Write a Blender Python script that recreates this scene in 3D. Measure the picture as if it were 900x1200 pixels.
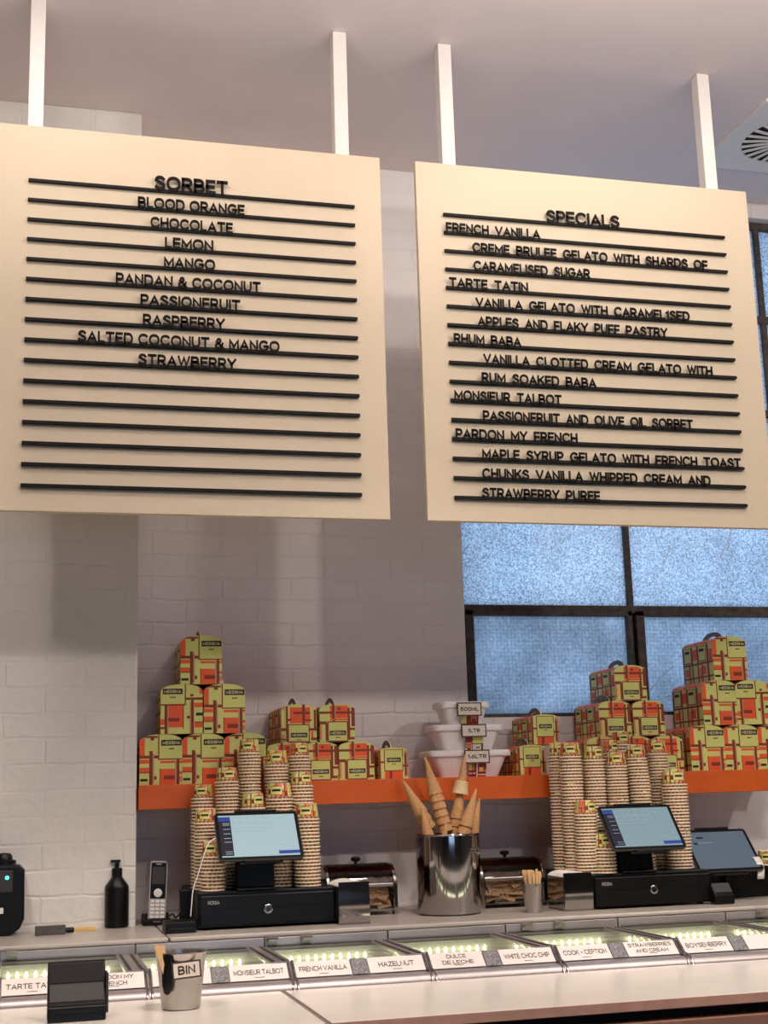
import bpy, bmesh, math, random
from mathutils import Matrix, Vector
random.seed(7)
PI = math.pi
S = bpy.context.scene
COL = S.collection
for o in list(bpy.data.objects):
    bpy.data.objects.remove(o)

# ------------------------------------------------------------------ camera, sky, lamps, exposure
EYE = 1.55
F, YAW, PITCH, ROLL = 1600.0, 0.260864, 0.205516, -0.029267
def cam_rows():
    cy, sy, cp, sp = math.cos(YAW), math.sin(YAW), math.cos(PITCH), math.sin(PITCH)
    fwd = Vector((sy*cp, cy*cp, sp)); r = Vector((cy, -sy, 0)); u = r.cross(fwd)
    cr, sr = math.cos(ROLL), math.sin(ROLL)
    return r*cr + u*sr, u*cr - r*sr, -fwd
_r, _u, _b = cam_rows()
cd = bpy.data.cameras.new('camera'); cam = bpy.data.objects.new('camera', cd); COL.objects.link(cam)
cam.matrix_world = Matrix(((_r.x, _u.x, _b.x, 0), (_r.y, _u.y, _b.y, 0), (_r.z, _u.z, _b.z, EYE), (0, 0, 0, 1)))
cd.sensor_fit = 'VERTICAL'; cd.sensor_height = 36; cd.lens = F/1200*36; cd.clip_start = .05
S.camera = cam

def lin(c):
    return tuple((x/255/12.92 if x/255 <= .04045 else ((x/255+.055)/1.055)**2.4) for x in c)

w = bpy.data.worlds.new('sky'); S.world = w; w.use_nodes = True
bg = w.node_tree.nodes['Background']; bg.inputs[0].default_value = (.40, .63, 1.0, 1); bg.inputs[1].default_value = 1.7
S.view_settings.view_transform = 'Standard'; S.view_settings.look = 'None'
S.view_settings.gamma = 1; S.view_settings.use_curve_mapping = False; S.view_settings.exposure = 0.24
S.cycles.use_denoising = True
S.cycles.max_bounces = 10; S.cycles.sample_clamp_indirect = 6

def spot(name, loc, tgt, power, col, size, angle=100, blend=.6):
    l = bpy.data.lights.new(name, 'SPOT'); l.energy = power; l.color = col; l.shadow_soft_size = size
    l.spot_size = math.radians(angle); l.spot_blend = blend
    o = bpy.data.objects.new(name, l); COL.objects.link(o); o.location = loc
    o.rotation_euler = (Vector(tgt)-Vector(loc)).to_track_quat('-Z', 'Y').to_euler()
    return o
def area(name, loc, tgt, power, col, sx, sy):
    l = bpy.data.lights.new(name, 'AREA'); l.shape = 'RECTANGLE'; l.size = sx; l.size_y = sy; l.energy = power; l.color = col
    o = bpy.data.objects.new(name, l); COL.objects.link(o); o.location = loc
    o.rotation_euler = (Vector(tgt)-Vector(loc)).to_track_quat('-Z', 'Y').to_euler()
    return o
WARM = (1.0, .90, .80)
spot('ceiling_spot_light', (-1.1, .6, 3.65), (-.62, 4.27, 2.2), 80, WARM, .10, 22, .35)
spot('ceiling_spot_light', (3.5, .85, 3.68), (1.5, 4.4, 1.9), 92, WARM, .08)
spot('ceiling_spot_light', (1.5, .95, 3.68), (.8, 4.2, 1.8), 46, WARM, .07)
spot('board_spot_light', (-.08, 2.68, 3.74), (.35, 3.64, 2.75), 21, (1, .91, .81), .05, 110, .7)
spot('board_spot_light', (1.70, 2.68, 3.74), (1.7, 3.64, 2.75), 18, (1, .91, .81), .05, 110, .7)
for x_ in (-.5, 1.0, 2.5):
    spot('added_counter_fill', (x_, 2.2, 3.72), (x_+.1, 3.05, 1.1), 84, WARM, .08, 62, .5)  # unseen spots added to brighten the front counter and flavour cards
area('added_ceiling_fill', (1.0, 1.9, 2.9), (1.0, 1.9, 4), 54, (1, .91, .89), 3.2, .2)  # unseen fill lamp added to brighten the ceiling, no real pendant

# ------------------------------------------------------------------ measuring: a photo pixel on a plane of the room
def ray(x, y):
    return _r*((x-450)/F) + _u*(-(y-600)/F) - _b
def atY(x, y, Y):
    d = ray(x, y); return Vector((0, 0, EYE)) + d*(Y/d.y)
def atZ(x, y, Z):
    d = ray(x, y); return Vector((0, 0, EYE)) + d*((Z-EYE)/d.z)

# ------------------------------------------------------------------ materials
MATS = {}
def mat(name, rgb, rough=.5, metal=0., noise=.06, scale=30., bump=0., bscale=60., emit=None, estr=0., spec=.5, coat=0.):
    if name in MATS: return MATS[name]
    m = bpy.data.materials.new(name); m.use_nodes = True; nt = m.node_tree; N = nt.nodes; L = nt.links
    p = N['Principled BSDF']; c = lin(rgb)
    p.inputs['Roughness'].default_value = rough; p.inputs['Metallic'].default_value = metal
    p.inputs['Specular IOR Level'].default_value = spec
    if coat: p.inputs['Coat Weight'].default_value = coat
    p.inputs['Base Color'].default_value = (*c, 1)
    if noise or bump:
        tc = N.new('ShaderNodeTexCoord')
    if noise:
        n = N.new('ShaderNodeTexNoise'); n.inputs['Scale'].default_value = scale; n.inputs['Detail'].default_value = 4
        L.new(tc.outputs['Object'], n.inputs['Vector'])
        r = N.new('ShaderNodeMapRange'); r.inputs[1].default_value = .3; r.inputs[2].default_value = .7
        r.inputs[3].default_value = 1-noise; r.inputs[4].default_value = 1+noise
        L.new(n.outputs['Fac'], r.inputs[0])
        x = N.new('ShaderNodeMix'); x.data_type = 'RGBA'; x.blend_type = 'MULTIPLY'; x.inputs[0].default_value = 1
        x.inputs[6].default_value = (*c, 1); L.new(r.outputs[0], x.inputs[7]); L.new(x.outputs[2], p.inputs['Base Color'])
    if bump:
        n2 = N.new('ShaderNodeTexNoise'); n2.inputs['Scale'].default_value = bscale; n2.inputs['Detail'].default_value = 3
        L.new(tc.outputs['Object'], n2.inputs['Vector'])
        b = N.new('ShaderNodeBump'); b.inputs['Strength'].default_value = bump; b.inputs['Distance'].default_value = .004
        L.new(n2.outputs['Fac'], b.inputs['Height']); L.new(b.outputs[0], p.inputs['Normal'])
    if emit:
        p.inputs['Emission Color'].default_value = (*lin(emit), 1); p.inputs['Emission Strength'].default_value = estr
    MATS[name] = m; return m

def brick_paint(name, rgb, course=.0765, length=.235, strength=.55, spread=.06):
    m = bpy.data.materials.new(name); m.use_nodes = True; nt = m.node_tree; N = nt.nodes; L = nt.links
    p = N['Principled BSDF']; p.inputs['Roughness'].default_value = .55
    tc = N.new('ShaderNodeTexCoord'); sep = N.new('ShaderNodeSeparateXYZ'); L.new(tc.outputs['Object'], sep.inputs[0])
    ad = N.new('ShaderNodeMath'); ad.operation = 'ADD'; L.new(sep.outputs[0], ad.inputs[0]); L.new(sep.outputs[1], ad.inputs[1])
    cmb = N.new('ShaderNodeCombineXYZ'); L.new(ad.outputs[0], cmb.inputs[0]); L.new(sep.outputs[2], cmb.inputs[1])
    wob = N.new('ShaderNodeTexNoise'); wob.inputs['Scale'].default_value = 9; wob.inputs['Detail'].default_value = 3
    L.new(tc.outputs['Object'], wob.inputs['Vector'])
    mx = N.new('ShaderNodeVectorMath'); mx.operation = 'MULTIPLY_ADD'; mx.inputs[1].default_value = (.028, .022, 0)
    L.new(wob.outputs['Color'], mx.inputs[0]); L.new(cmb.outputs[0], mx.inputs[2])
    br = N.new('ShaderNodeTexBrick'); br.inputs['Scale'].default_value = 1; br.inputs['Brick Width'].default_value = length
    br.inputs['Row Height'].default_value = course; br.inputs['Mortar Size'].default_value = .006; br.inputs['Mortar Smooth'].default_value = .7
    br.inputs['Color1'].default_value = (1, 1, 1, 1); br.inputs['Color2'].default_value = (.55, .55, .55, 1); br.inputs['Mortar'].default_value = (0, 0, 0, 1)
    L.new(mx.outputs[0], br.inputs['Vector'])
    n = N.new('ShaderNodeTexNoise'); n.inputs['Scale'].default_value = 45; n.inputs['Detail'].default_value = 5; L.new(tc.outputs['Object'], n.inputs['Vector'])
    nb = N.new('ShaderNodeTexNoise'); nb.inputs['Scale'].default_value = 5; nb.inputs['Detail'].default_value = 3; L.new(tc.outputs['Object'], nb.inputs['Vector'])
    # thick paint fills many joints: mask the joint depth by a broad noise
    fac = N.new('ShaderNodeMapRange'); fac.inputs[1].default_value = .38; fac.inputs[2].default_value = .62; fac.inputs[3].default_value = .12; fac.inputs[4].default_value = 1
    L.new(nb.outputs['Fac'], fac.inputs[0])
    h0 = N.new('ShaderNodeMath'); h0.operation = 'MULTIPLY'; L.new(br.outputs['Color'], h0.inputs[0]); L.new(fac.outputs[0], h0.inputs[1])
    h1 = N.new('ShaderNodeMath'); h1.operation = 'MULTIPLY_ADD'; h1.inputs[1].default_value = .55
    L.new(n.outputs['Fac'], h1.inputs[0]); L.new(h0.outputs[0], h1.inputs[2])
    b = N.new('ShaderNodeBump'); b.inputs['Strength'].default_value = strength; b.inputs['Distance'].default_value = .006
    L.new(h1.outputs[0], b.inputs['Height']); L.new(b.outputs[0], p.inputs['Normal'])
    r = N.new('ShaderNodeMapRange'); r.inputs[1].default_value = .3; r.inputs[2].default_value = .7; r.inputs[3].default_value = 1-spread; r.inputs[4].default_value = 1+spread*.5
    L.new(nb.outputs['Fac'], r.inputs[0])
    x = N.new('ShaderNodeMix'); x.data_type = 'RGBA'; x.blend_type = 'MULTIPLY'; x.inputs[0].default_value = 1
    x.inputs[6].default_value = (*lin(rgb), 1); L.new(r.outputs[0], x.inputs[7]); L.new(x.outputs[2], p.inputs['Base Color'])
    MATS[name] = m; return m

def glass_mat(name, tint=(1, 1, 1), refl=.10, rough=.02):
    m = bpy.data.materials.new(name); m.use_nodes = True; nt = m.node_tree; N = nt.nodes; L = nt.links
    N.remove(N['Principled BSDF']); out = N['Material Output']
    t = N.new('ShaderNodeBsdfTransparent'); t.inputs[0].default_value = (*tint, 1)
    g = N.new('ShaderNodeBsdfGlossy'); g.inputs['Roughness'].default_value = rough
    fr = N.new('ShaderNodeLayerWeight'); fr.inputs[0].default_value = .25
    mr = N.new('ShaderNodeMapRange'); mr.inputs[3].default_value = refl*.4; mr.inputs[4].default_value = min(1, refl*5)
    L.new(fr.outputs['Fresnel'], mr.inputs[0])
    x = N.new('ShaderNodeMixShader'); L.new(mr.outputs[0], x.inputs[0]); L.new(t.outputs[0], x.inputs[1]); L.new(g.outputs[0], x.inputs[2])
    L.new(x.outputs[0], out.inputs[0]); MATS[name] = m; return m

def frosted(name, wired):
    """patterned window glass: lets daylight through scattered; hammered or wired surface"""
    m = bpy.data.materials.new(name); m.use_nodes = True; nt = m.node_tree; N = nt.nodes; L = nt.links
    N.remove(N['Principled BSDF']); out = N['Material Output']
    tc = N.new('ShaderNodeTexCoord')
    t = N.new('ShaderNodeBsdfTranslucent'); g = N.new('ShaderNodeBsdfGlossy'); g.inputs['Roughness'].default_value = .25
    n = N.new('ShaderNodeTexNoise'); n.inputs['Scale'].default_value = 170 if not wired else 90; n.inputs['Detail'].default_value = 2
    L.new(tc.outputs['Object'], n.inputs['Vector'])
    n2 = N.new('ShaderNodeTexNoise'); n2.inputs['Scale'].default_value = 5; n2.inputs['Detail'].default_value = 2; L.new(tc.outputs['Object'], n2.inputs['Vector'])
    r1 = N.new('ShaderNodeMapRange'); r1.inputs[1].default_value = .35; r1.inputs[2].default_value = .65
    r1.inputs[3].default_value, r1.inputs[4].default_value = ((.38, 1.0) if not wired else (.54, .78)); L.new(n.outputs['Fac'], r1.inputs[0])
    r2 = N.new('ShaderNodeMapRange'); r2.inputs[1].default_value = .3; r2.inputs[2].default_value = .7
    r2.inputs[3].default_value, r2.inputs[4].default_value = ((.9, 1.04) if not wired else (.74, 1.05)); L.new(n2.outputs['Fac'], r2.inputs[0])
    mu = N.new('ShaderNodeMath'); mu.operation = 'MULTIPLY'; L.new(r1.outputs[0], mu.inputs[0]); L.new(r2.outputs[0], mu.inputs[1])
    last = mu.outputs[0]
    if wired:   # 12 mm wire grid inside the glass
        sep = N.new('ShaderNodeSeparateXYZ'); L.new(tc.outputs['Object'], sep.inputs[0]); ws = []
        for k in (0, 2):
            a = N.new('ShaderNodeMath'); a.operation = 'MULTIPLY'; a.inputs[1].default_value = 1/.0135; L.new(sep.outputs[k], a.inputs[0])
            fr = N.new('ShaderNodeMath'); fr.operation = 'FRACT'; L.new(a.outputs[0], fr.inputs[0])
            lt = N.new('ShaderNodeMath'); lt.operation = 'LESS_THAN'; lt.inputs[1].default_value = .16; L.new(fr.outputs[0], lt.inputs[0]); ws.append(lt)
        mxm = N.new('ShaderNodeMath'); mxm.operation = 'MAXIMUM'; L.new(ws[0].outputs[0], mxm.inputs[0]); L.new(ws[1].outputs[0], mxm.inputs[1])
        mm = N.new('ShaderNodeMath'); mm.operation = 'MULTIPLY_ADD'; mm.inputs[1].default_value = -.24; mm.inputs[2].default_value = 1; L.new(mxm.outputs[0], mm.inputs[0])
        m3 = N.new('ShaderNodeMath'); m3.operation = 'MULTIPLY'; L.new(last, m3.inputs[0]); L.new(mm.outputs[0], m3.inputs[1]); last = m3.outputs[0]
    cm = N.new('ShaderNodeCombineColor')
    for i in range(3): L.new(last, cm.inputs[i])
    L.new(cm.outputs[0], t.inputs[0])
    b = N.new('ShaderNodeBump'); b.inputs['Strength'].default_value = .5; b.inputs['Distance'].default_value = .003
    L.new(n.outputs['Fac'], b.inputs['Height']); L.new(b.outputs[0], g.inputs['Normal'])
    x = N.new('ShaderNodeMixShader'); x.inputs[0].default_value = .05; L.new(t.outputs[0], x.inputs[1]); L.new(g.outputs[0], x.inputs[2])
    L.new(x.outputs[0], out.inputs[0]); MATS[name] = m; return m

WALLP = brick_paint('white_brick_paint', (238, 231, 229), strength=.62)
PIERP = brick_paint('pier_brick_paint', (230, 224, 215), strength=.5)
CEILM = mat('ceiling_paint', (234, 220, 217), .8, noise=.03, scale=3)
PLAIN = mat('plain_wall_paint', (130, 122, 118), .8, noise=.04, scale=3)
FLOORM = mat('floor_concrete', (80, 74, 70), .5, noise=.1, scale=6)
ORANGE = mat('orange_shelf_paint', (214, 93, 24), .45, noise=.06, scale=20)
BOARDM = mat('cream_board', (216, 199, 172), .6, noise=.015, scale=4)
RODM = mat('white_rod_paint', (236, 228, 220), .45, noise=.02)
BLACKR = mat('matt_black', (16, 12, 12), .6, noise=.1, spec=.25)
LETTER = mat('black_letter_plastic', (15, 11, 11), .6, noise=.05, spec=.2)
STEELW = mat('rusty_window_steel', (74, 64, 60), .7, noise=.45, scale=40, bump=.5, bscale=60)
CHROME = mat('polished_steel', (178, 173, 170), .10, 1, noise=.03)
CHROMEW = mat('wavy_sheet_steel', (205, 202, 200), .13, 1, noise=.03, bump=.35, bscale=9)
BRUSH = mat('brushed_steel', (190, 184, 178), .3, 1, noise=.06, scale=20)
DULLST = mat('satin_aluminium', (176, 166, 164), .38, .7, noise=.05)
BLK = mat('black_plastic', (11, 10, 11), .4, noise=.08, spec=.3)
BLKG = mat('black_gloss', (9, 9, 10), .3, noise=.0, spec=.25)
DGREY = mat('dark_grey_plastic', (52, 48, 47), .5, noise=.06)
MGREY = mat('mid_grey_plastic', (120, 116, 112), .5, noise=.05)
LGREY = mat('light_grey_plastic', (172, 168, 162), .45, noise=.04)
WHITEP = mat('white_plastic', (236, 230, 226), .4, noise=.02)
TUBW = mat('white_tub_plastic', (244, 236, 234), .4, noise=.02)
LIME = mat('lime_card', (216, 214, 124), .55, noise=.03)
ORNG = mat('orange_print', (238, 92, 42), .55, noise=.03)
BROWN = mat('brown_red_print', (138, 48, 30), .55, noise=.04)
TAN = mat('tan_print', (190, 150, 110), .55, noise=.1, scale=300)
PINK = mat('salmon_print', (226, 128, 92), .55, noise=.03)
RED = mat('deep_red_print', (150, 36, 28), .55, noise=.04)
INK = mat('black_ink', (26, 22, 18), .6, noise=.04)
CREAM = mat('cream_ink', (226, 210, 160), .6, noise=.02)
CARDW = mat('card_edge_white', (235, 228, 215), .6, noise=.03)
CUPW = mat('cup_cream_paper', (240, 226, 196), .5, noise=.03)
CUPT = mat('cup_tan_print_rim_shade', (176, 142, 104), .6, noise=.15, scale=200)  # tan print with the rim's shade mixed into its colour
KRAFT = mat('grey_card', (120, 108, 98), .6, noise=.08)
CONE = mat('wafer_cone', (196, 146, 96), .7, noise=.16, scale=140, bump=.6, bscale=220)
CONEL = mat('pale_wafer', (222, 190, 146), .7, noise=.1, scale=140, bump=.4, bscale=220)
WAFFLE = mat('waffle_piece_brown', (200, 156, 124), .75, noise=.18, scale=90, bump=.4, bscale=200)
STICKM = mat('birch_stick', (224, 182, 130), .6, noise=.1, scale=60)
WORKTOP = mat('pale_worktop', (182, 172, 162), .32, noise=.05, scale=14)
CTOP = mat('front_counter_white', (226, 218, 206), .22, noise=.03, scale=8)
PINKEDGE = mat('pink_timber_edge', (196, 152, 132), .5, noise=.08, scale=30)
PANELM = mat('brown_pink_panel', (150, 110, 92), .5, noise=.08, scale=12)
NAPK = mat('paper_napkin', (240, 234, 226), .8, noise=.03)
SIGNC = mat('sign_card_cream', (226, 214, 200), .6, noise=.02)
SIGNB = mat('sign_border_brown', (74, 44, 34), .6, noise=.05)
GLASS = glass_mat('clear_glass', (.96, .98, .95), .10)
SMOKE = glass_mat('smoked_glass', (.52, .46, .43), .09)
def crack_mat():
    m = bpy.data.materials.new('crack_white'); m.use_nodes = True; nt = m.node_tree; N = nt.nodes; L = nt.links
    N.remove(N['Principled BSDF']); t = N.new('ShaderNodeBsdfTranslucent'); t.inputs[0].default_value = (1, 1, 1, 1)
    d = N.new('ShaderNodeBsdfDiffuse'); d.inputs[0].default_value = (.9, .9, .9, 1); x = N.new('ShaderNodeMixShader'); x.inputs[0].default_value = .35
    L.new(t.outputs[0], x.inputs[1]); L.new(d.outputs[0], x.inputs[2]); L.new(x.outputs[0], N['Material Output'].inputs[0]); return m
CRACK = crack_mat()
HAMMER = frosted('hammered_window_glass', False)
WIRED = frosted('wired_window_glass', True)
LED = mat('led_diode', (255, 250, 225), .5, noise=0, emit=(255, 246, 205), estr=6)
CASEIN = mat('pale_case_lining', (214, 216, 198), .5, noise=.04, scale=10)
GREENL = mat('green_indicator', (70, 240, 190), .4, noise=0, emit=(70, 245, 190), estr=2.5)
SCREEN = mat('lit_screen', (100, 118, 124), .25, noise=0, emit=(180, 208, 214), estr=.48)
SCREENM = mat('dimmer_lit_screen', (80, 98, 104), .25, noise=0, emit=(160, 190, 200), estr=.34)
SCREEND = mat('dim_lit_screen', (50, 58, 68), .2, noise=0, emit=(118, 134, 150), estr=.34)
SBAR = mat('screen_sidebar', (24, 22, 34), .25, noise=0, emit=(30, 28, 44), estr=.5)
SBLUE = mat('screen_blue', (30, 46, 100), .25, noise=0, emit=(46, 72, 160), estr=.45)
SLINE = mat('screen_line', (110, 130, 136), .25, noise=0, emit=(122, 146, 152), estr=.6)
YELLOW = mat('yellow_timber_strip', (226, 190, 110), .5, noise=.06)
CLEARB = mat('smoky_clear_plastic', (86, 78, 72), .2, noise=.15, scale=60)
CARDC = mat('flavour_card_white', (234, 224, 217), .5, noise=.02)
SQUARE = mat('grey_speckled_card', (128, 126, 128), .4, noise=.5, scale=160)

# ------------------------------------------------------------------ mesh builder
class MB:
    def __init__(s):
        s.v = []; s.f = []; s.m = []; s.M = Matrix()
    def pt(s, p):
        s.v.append(tuple(s.M @ Vector(p))); return len(s.v)-1
    def face(s, pts, mi=0):
        s.f.append([s.pt(p) for p in pts]); s.m.append(mi)
    def idx(s, ids, mi=0):
        s.f.append(list(ids)); s.m.append(mi)
    def box(s, x0, x1, y0, y1, z0, z1, mi=0, top=None):
        a = [s.pt(p) for p in ((x0,y0,z0),(x1,y0,z0),(x1,y1,z0),(x0,y1,z0),(x0,y0,z1),(x1,y0,z1),(x1,y1,z1),(x0,y1,z1))]
        for k, q in enumerate(((3,2,1,0),(4,5,6,7),(0,1,5,4),(1,2,6,5),(2,3,7,6),(3,0,4,7))):
            s.idx([a[i] for i in q], top if (k == 1 and top is not None) else mi)
    def lathe(s, prof, n=24, mi=0, c=(0,0,0), cap0=True, cap1=True, mis=None, sx=1, sy=1):
        rings = []
        for r, z in prof:
            rings.append([s.pt((c[0]+sx*r*math.cos(2*PI*k/n), c[1]+sy*r*math.sin(2*PI*k/n), c[2]+z)) for k in range(n)])
        for i in range(len(prof)-1):
            for k in range(n):
                s.idx((rings[i][k], rings[i][(k+1)%n], rings[i+1][(k+1)%n], rings[i+1][k]), mis[i] if mis else mi)
        if cap0: s.idx(rings[0][::-1], mis[0] if mis else mi)
        if cap1: s.idx(rings[-1], mis[-1] if mis else mi)
    def tube(s, pts, r, n=8, mi=0, taper=None):
        pts = [Vector(p) for p in pts]; rings = []; up = Vector((.13, .21, 1)).normalized()
        for i, p in enumerate(pts):
            d = (pts[min(i+1, len(pts)-1)]-pts[max(i-1, 0)]).normalized()
            a = d.cross(up)
            if a.length < 1e-3: a = d.cross(Vector((1, 0, 0)))
            a.normalize(); b = a.cross(d)
            rr = r if taper is None else taper[i]
            rings.append([s.pt(p+a*(rr*math.cos(2*PI*k/n))+b*(rr*math.sin(2*PI*k/n))) for k in range(n)])
        for i in range(len(pts)-1):
            for k in range(n): s.idx((rings[i][k], rings[i][(k+1)%n], rings[i+1][(k+1)%n], rings[i+1][k]), mi)
        s.idx(rings[0][::-1], mi); s.idx(rings[-1], mi)
    def prism(s, poly, axis, a, b, mi=0, cap=None):
        """poly 2-D outline; axis 'x': (y,z) outline along x, 'y': (x,z) along y, 'z': (x,y) along z"""
        def P(q, t): return {'x': (t, q[0], q[1]), 'y': (q[0], t, q[1]), 'z': (q[0], q[1], t)}[axis]
        A = [s.pt(P(q, a)) for q in poly]; B = [s.pt(P(q, b)) for q in poly]; n = len(poly)
        for k in range(n): s.idx((A[k], A[(k+1)%n], B[(k+1)%n], B[k]), mi)
        s.idx(A[::-1], mi if cap is None else cap); s.idx(B, mi if cap is None else cap)
    def build(s, name, mats, parent=None, smooth=None, bevel=0, seg=2, recalc=True):
        me = bpy.data.meshes.new(name); me.from_pydata(s.v, [], s.f)
        if not isinstance(mats, (list, tuple)): mats = [mats]
        for m in mats: me.materials.append(m)
        for p, i in zip(me.polygons, s.m): p.material_index = i
        if recalc:
            b = bmesh.new(); b.from_mesh(me); bmesh.ops.recalc_face_normals(b, faces=b.faces); b.to_mesh(me); b.free()
        if smooth:
            for p in me.polygons: p.use_smooth = True
            me.set_sharp_from_angle(angle=math.radians(smooth))
        o = bpy.data.objects.new(name, me); COL.objects.link(o)
        if parent: o.parent = parent
        if bevel:
            d = o.modifiers.new('soft_edges', 'BEVEL'); d.width = bevel; d.segments = seg; d.limit_method = 'ANGLE'; d.angle_limit = math.radians(50)
            d.harden_normals = False
        return o

def tag(o, label, cat, group=None, kind=None):
    o['label'] = label; o['category'] = cat
    if group: o['group'] = group
    if kind: o['kind'] = kind
    return o
def thing(name, label, cat, loc=(0, 0, 0), rz=0, group=None):
    o = bpy.data.objects.new(name, None); o.empty_display_size = .05; COL.objects.link(o)
    o.location = loc; o.rotation_euler = (0, 0, rz); return tag(o, label, cat, group)
def struct(o):
    o['kind'] = 'structure'; return o
def dup(root, loc, rz, label, group=None, name=None):
    r = root.copy(); COL.objects.link(r); r.location = loc; r.rotation_euler = (0, 0, rz); r['label'] = label
    if group: r['group'] = group
    for ch in list(root.children):
        c = ch.copy(); COL.objects.link(c); c.parent = r
        for g in list(ch.children):
            d = g.copy(); COL.objects.link(d); d.parent = c
    return r

# ------------------------------------------------------------------ lettering: stroke alphabet (cap height 1)
def arc(cx, cy, rx, ry, a0, a1, n=10, e=1.0):
    out = []
    for k in range(n+1):
        a = math.radians(a0+(a1-a0)*k/n); c, s_ = math.cos(a), math.sin(a)
        out.append((cx+rx*math.copysign(abs(c)**e, c), cy+ry*math.copysign(abs(s_)**e, s_)))
    return out
def ring(cx, cy, rx, ry, n=20, e=.85): return arc(cx, cy, rx, ry, 0, 360, n, e)
def bowl(x0, x1, y0, y1):
    ry = (y1-y0)/2; rx = min(.28, x1-x0-.1)
    return [(x0, y1)] + arc(x1-rx, (y0+y1)/2, rx, ry, 90, -90, 8) + [(x0, y0)]
G = {
 'A': (.86, [[(0,0),(.43,1),(.86,0)], [(.17,.3),(.69,.3)]]),
 'B': (.72, [[(0,0),(0,1)], bowl(0,.66,.5,1), bowl(0,.72,0,.5)]),
 'C': (.88, [arc(.47,.5,.47,.5,42,318,16,.88)]),
 'D': (.82, [[(0,0),(0,1)], [(0,1)]+arc(.38,.5,.44,.5,90,-90,10,.9)+[(0,0)]]),
 'E': (.62, [[(.62,1),(0,1),(0,0),(.62,0)], [(0,.51),(.56,.51)]]),
 'F': (.6, [[(.6,1),(0,1),(0,0)], [(0,.47),(.54,.47)]]),
 'G': (.92, [arc(.47,.5,.47,.5,45,340,16,.88)+[(.93,.46)], [(.55,.46),(.95,.46)]]),
 'H': (.74, [[(0,0),(0,1)], [(.74,0),(.74,1)], [(0,.5),(.74,.5)]]),
 'I': (.0, [[(0,0),(0,1)]]),
 'J': (.5, [[(.5,1),(.5,.3)]+arc(.25,.28,.25,.28,0,-180,8)]),
 'K': (.74, [[(0,0),(0,1)], [(.7,1),(0,.36)], [(.28,.6),(.74,0)]]),
 'L': (.56, [[(0,1),(0,0),(.56,0)]]),
 'M': (.92, [[(0,0),(0,1),(.46,.22),(.92,1),(.92,0)]]),
 'N': (.76, [[(0,0),(0,1),(.76,0),(.76,1)]]),
 'O': (.98, [ring(.49,.5,.49,.5)]),
 'P': (.68, [[(0,0),(0,1)], bowl(0,.68,.42,1)]),
 'Q': (.98, [ring(.49,.5,.49,.5), [(.6,.26),(.98,-.06)]]),
 'R': (.72, [[(0,0),(0,1)], bowl(0,.69,.44,1), [(.36,.44),(.72,0)]]),
 'S': (.7, [arc(.35,.745,.33,.255,25,180,8)+arc(.35,.25,.35,.25,75,-155,11)]),
 'T': (.76, [[(0,1),(.76,1)], [(.38,1),(.38,0)]]),
 'U': (.76, [[(0,1),(0,.36)]+arc(.38,.36,.38,.36,180,360,10)+[(.76,1)]]),
 'V': (.84, [[(0,1),(.42,0),(.84,1)]]),
 'W': (1.16, [[(0,1),(.29,0),(.58,.92),(.87,0),(1.16,1)]]),
 'X': (.78, [[(0,0),(.78,1)], [(0,1),(.78,0)]]),
 'Y': (.8, [[(0,1),(.4,.45),(.8,1)], [(.4,.47),(.4,0)]]),
 'Z': (.7, [[(0,1),(.7,1),(0,0),(.7,0)]]),
 '&': (.86, [[(.86,0),(.2,.68)]+arc(.38,.8,.2,.2,215,-40,8)+[(.16,.46)]+arc(.36,.26,.34,.26,150,330,8)+[(.8,.5)]]),
 '0': (.74, [ring(.37,.5,.37,.5)]),
 '1': (.26, [[(0,.78),(.24,1),(.24,0)]]),
 '5': (.66, [[(.62,1),(.08,1),(.03,.5)]+arc(.33,.32,.33,.32,120,-150,10)]),
 '6': (.7, [[(.56,1),(.1,.5)], ring(.35,.32,.35,.32,14)]),
 '.': (.0, [[(0,0),(0,.14)]]),
 '-': (.4, [[(0,.45),(.4,.45)]]),
 ' ': (.42, []),
}
def text_layout(txt, wt, gap=.2, space=.42):
    x = 0; out = []
    for ch in txt:
        if ch == ' ': x += space; continue
        wd, st = G[ch]; out.append((x+wt/2, st)); x += wd+wt+gap*.62
    return out, x-gap*.62
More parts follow.
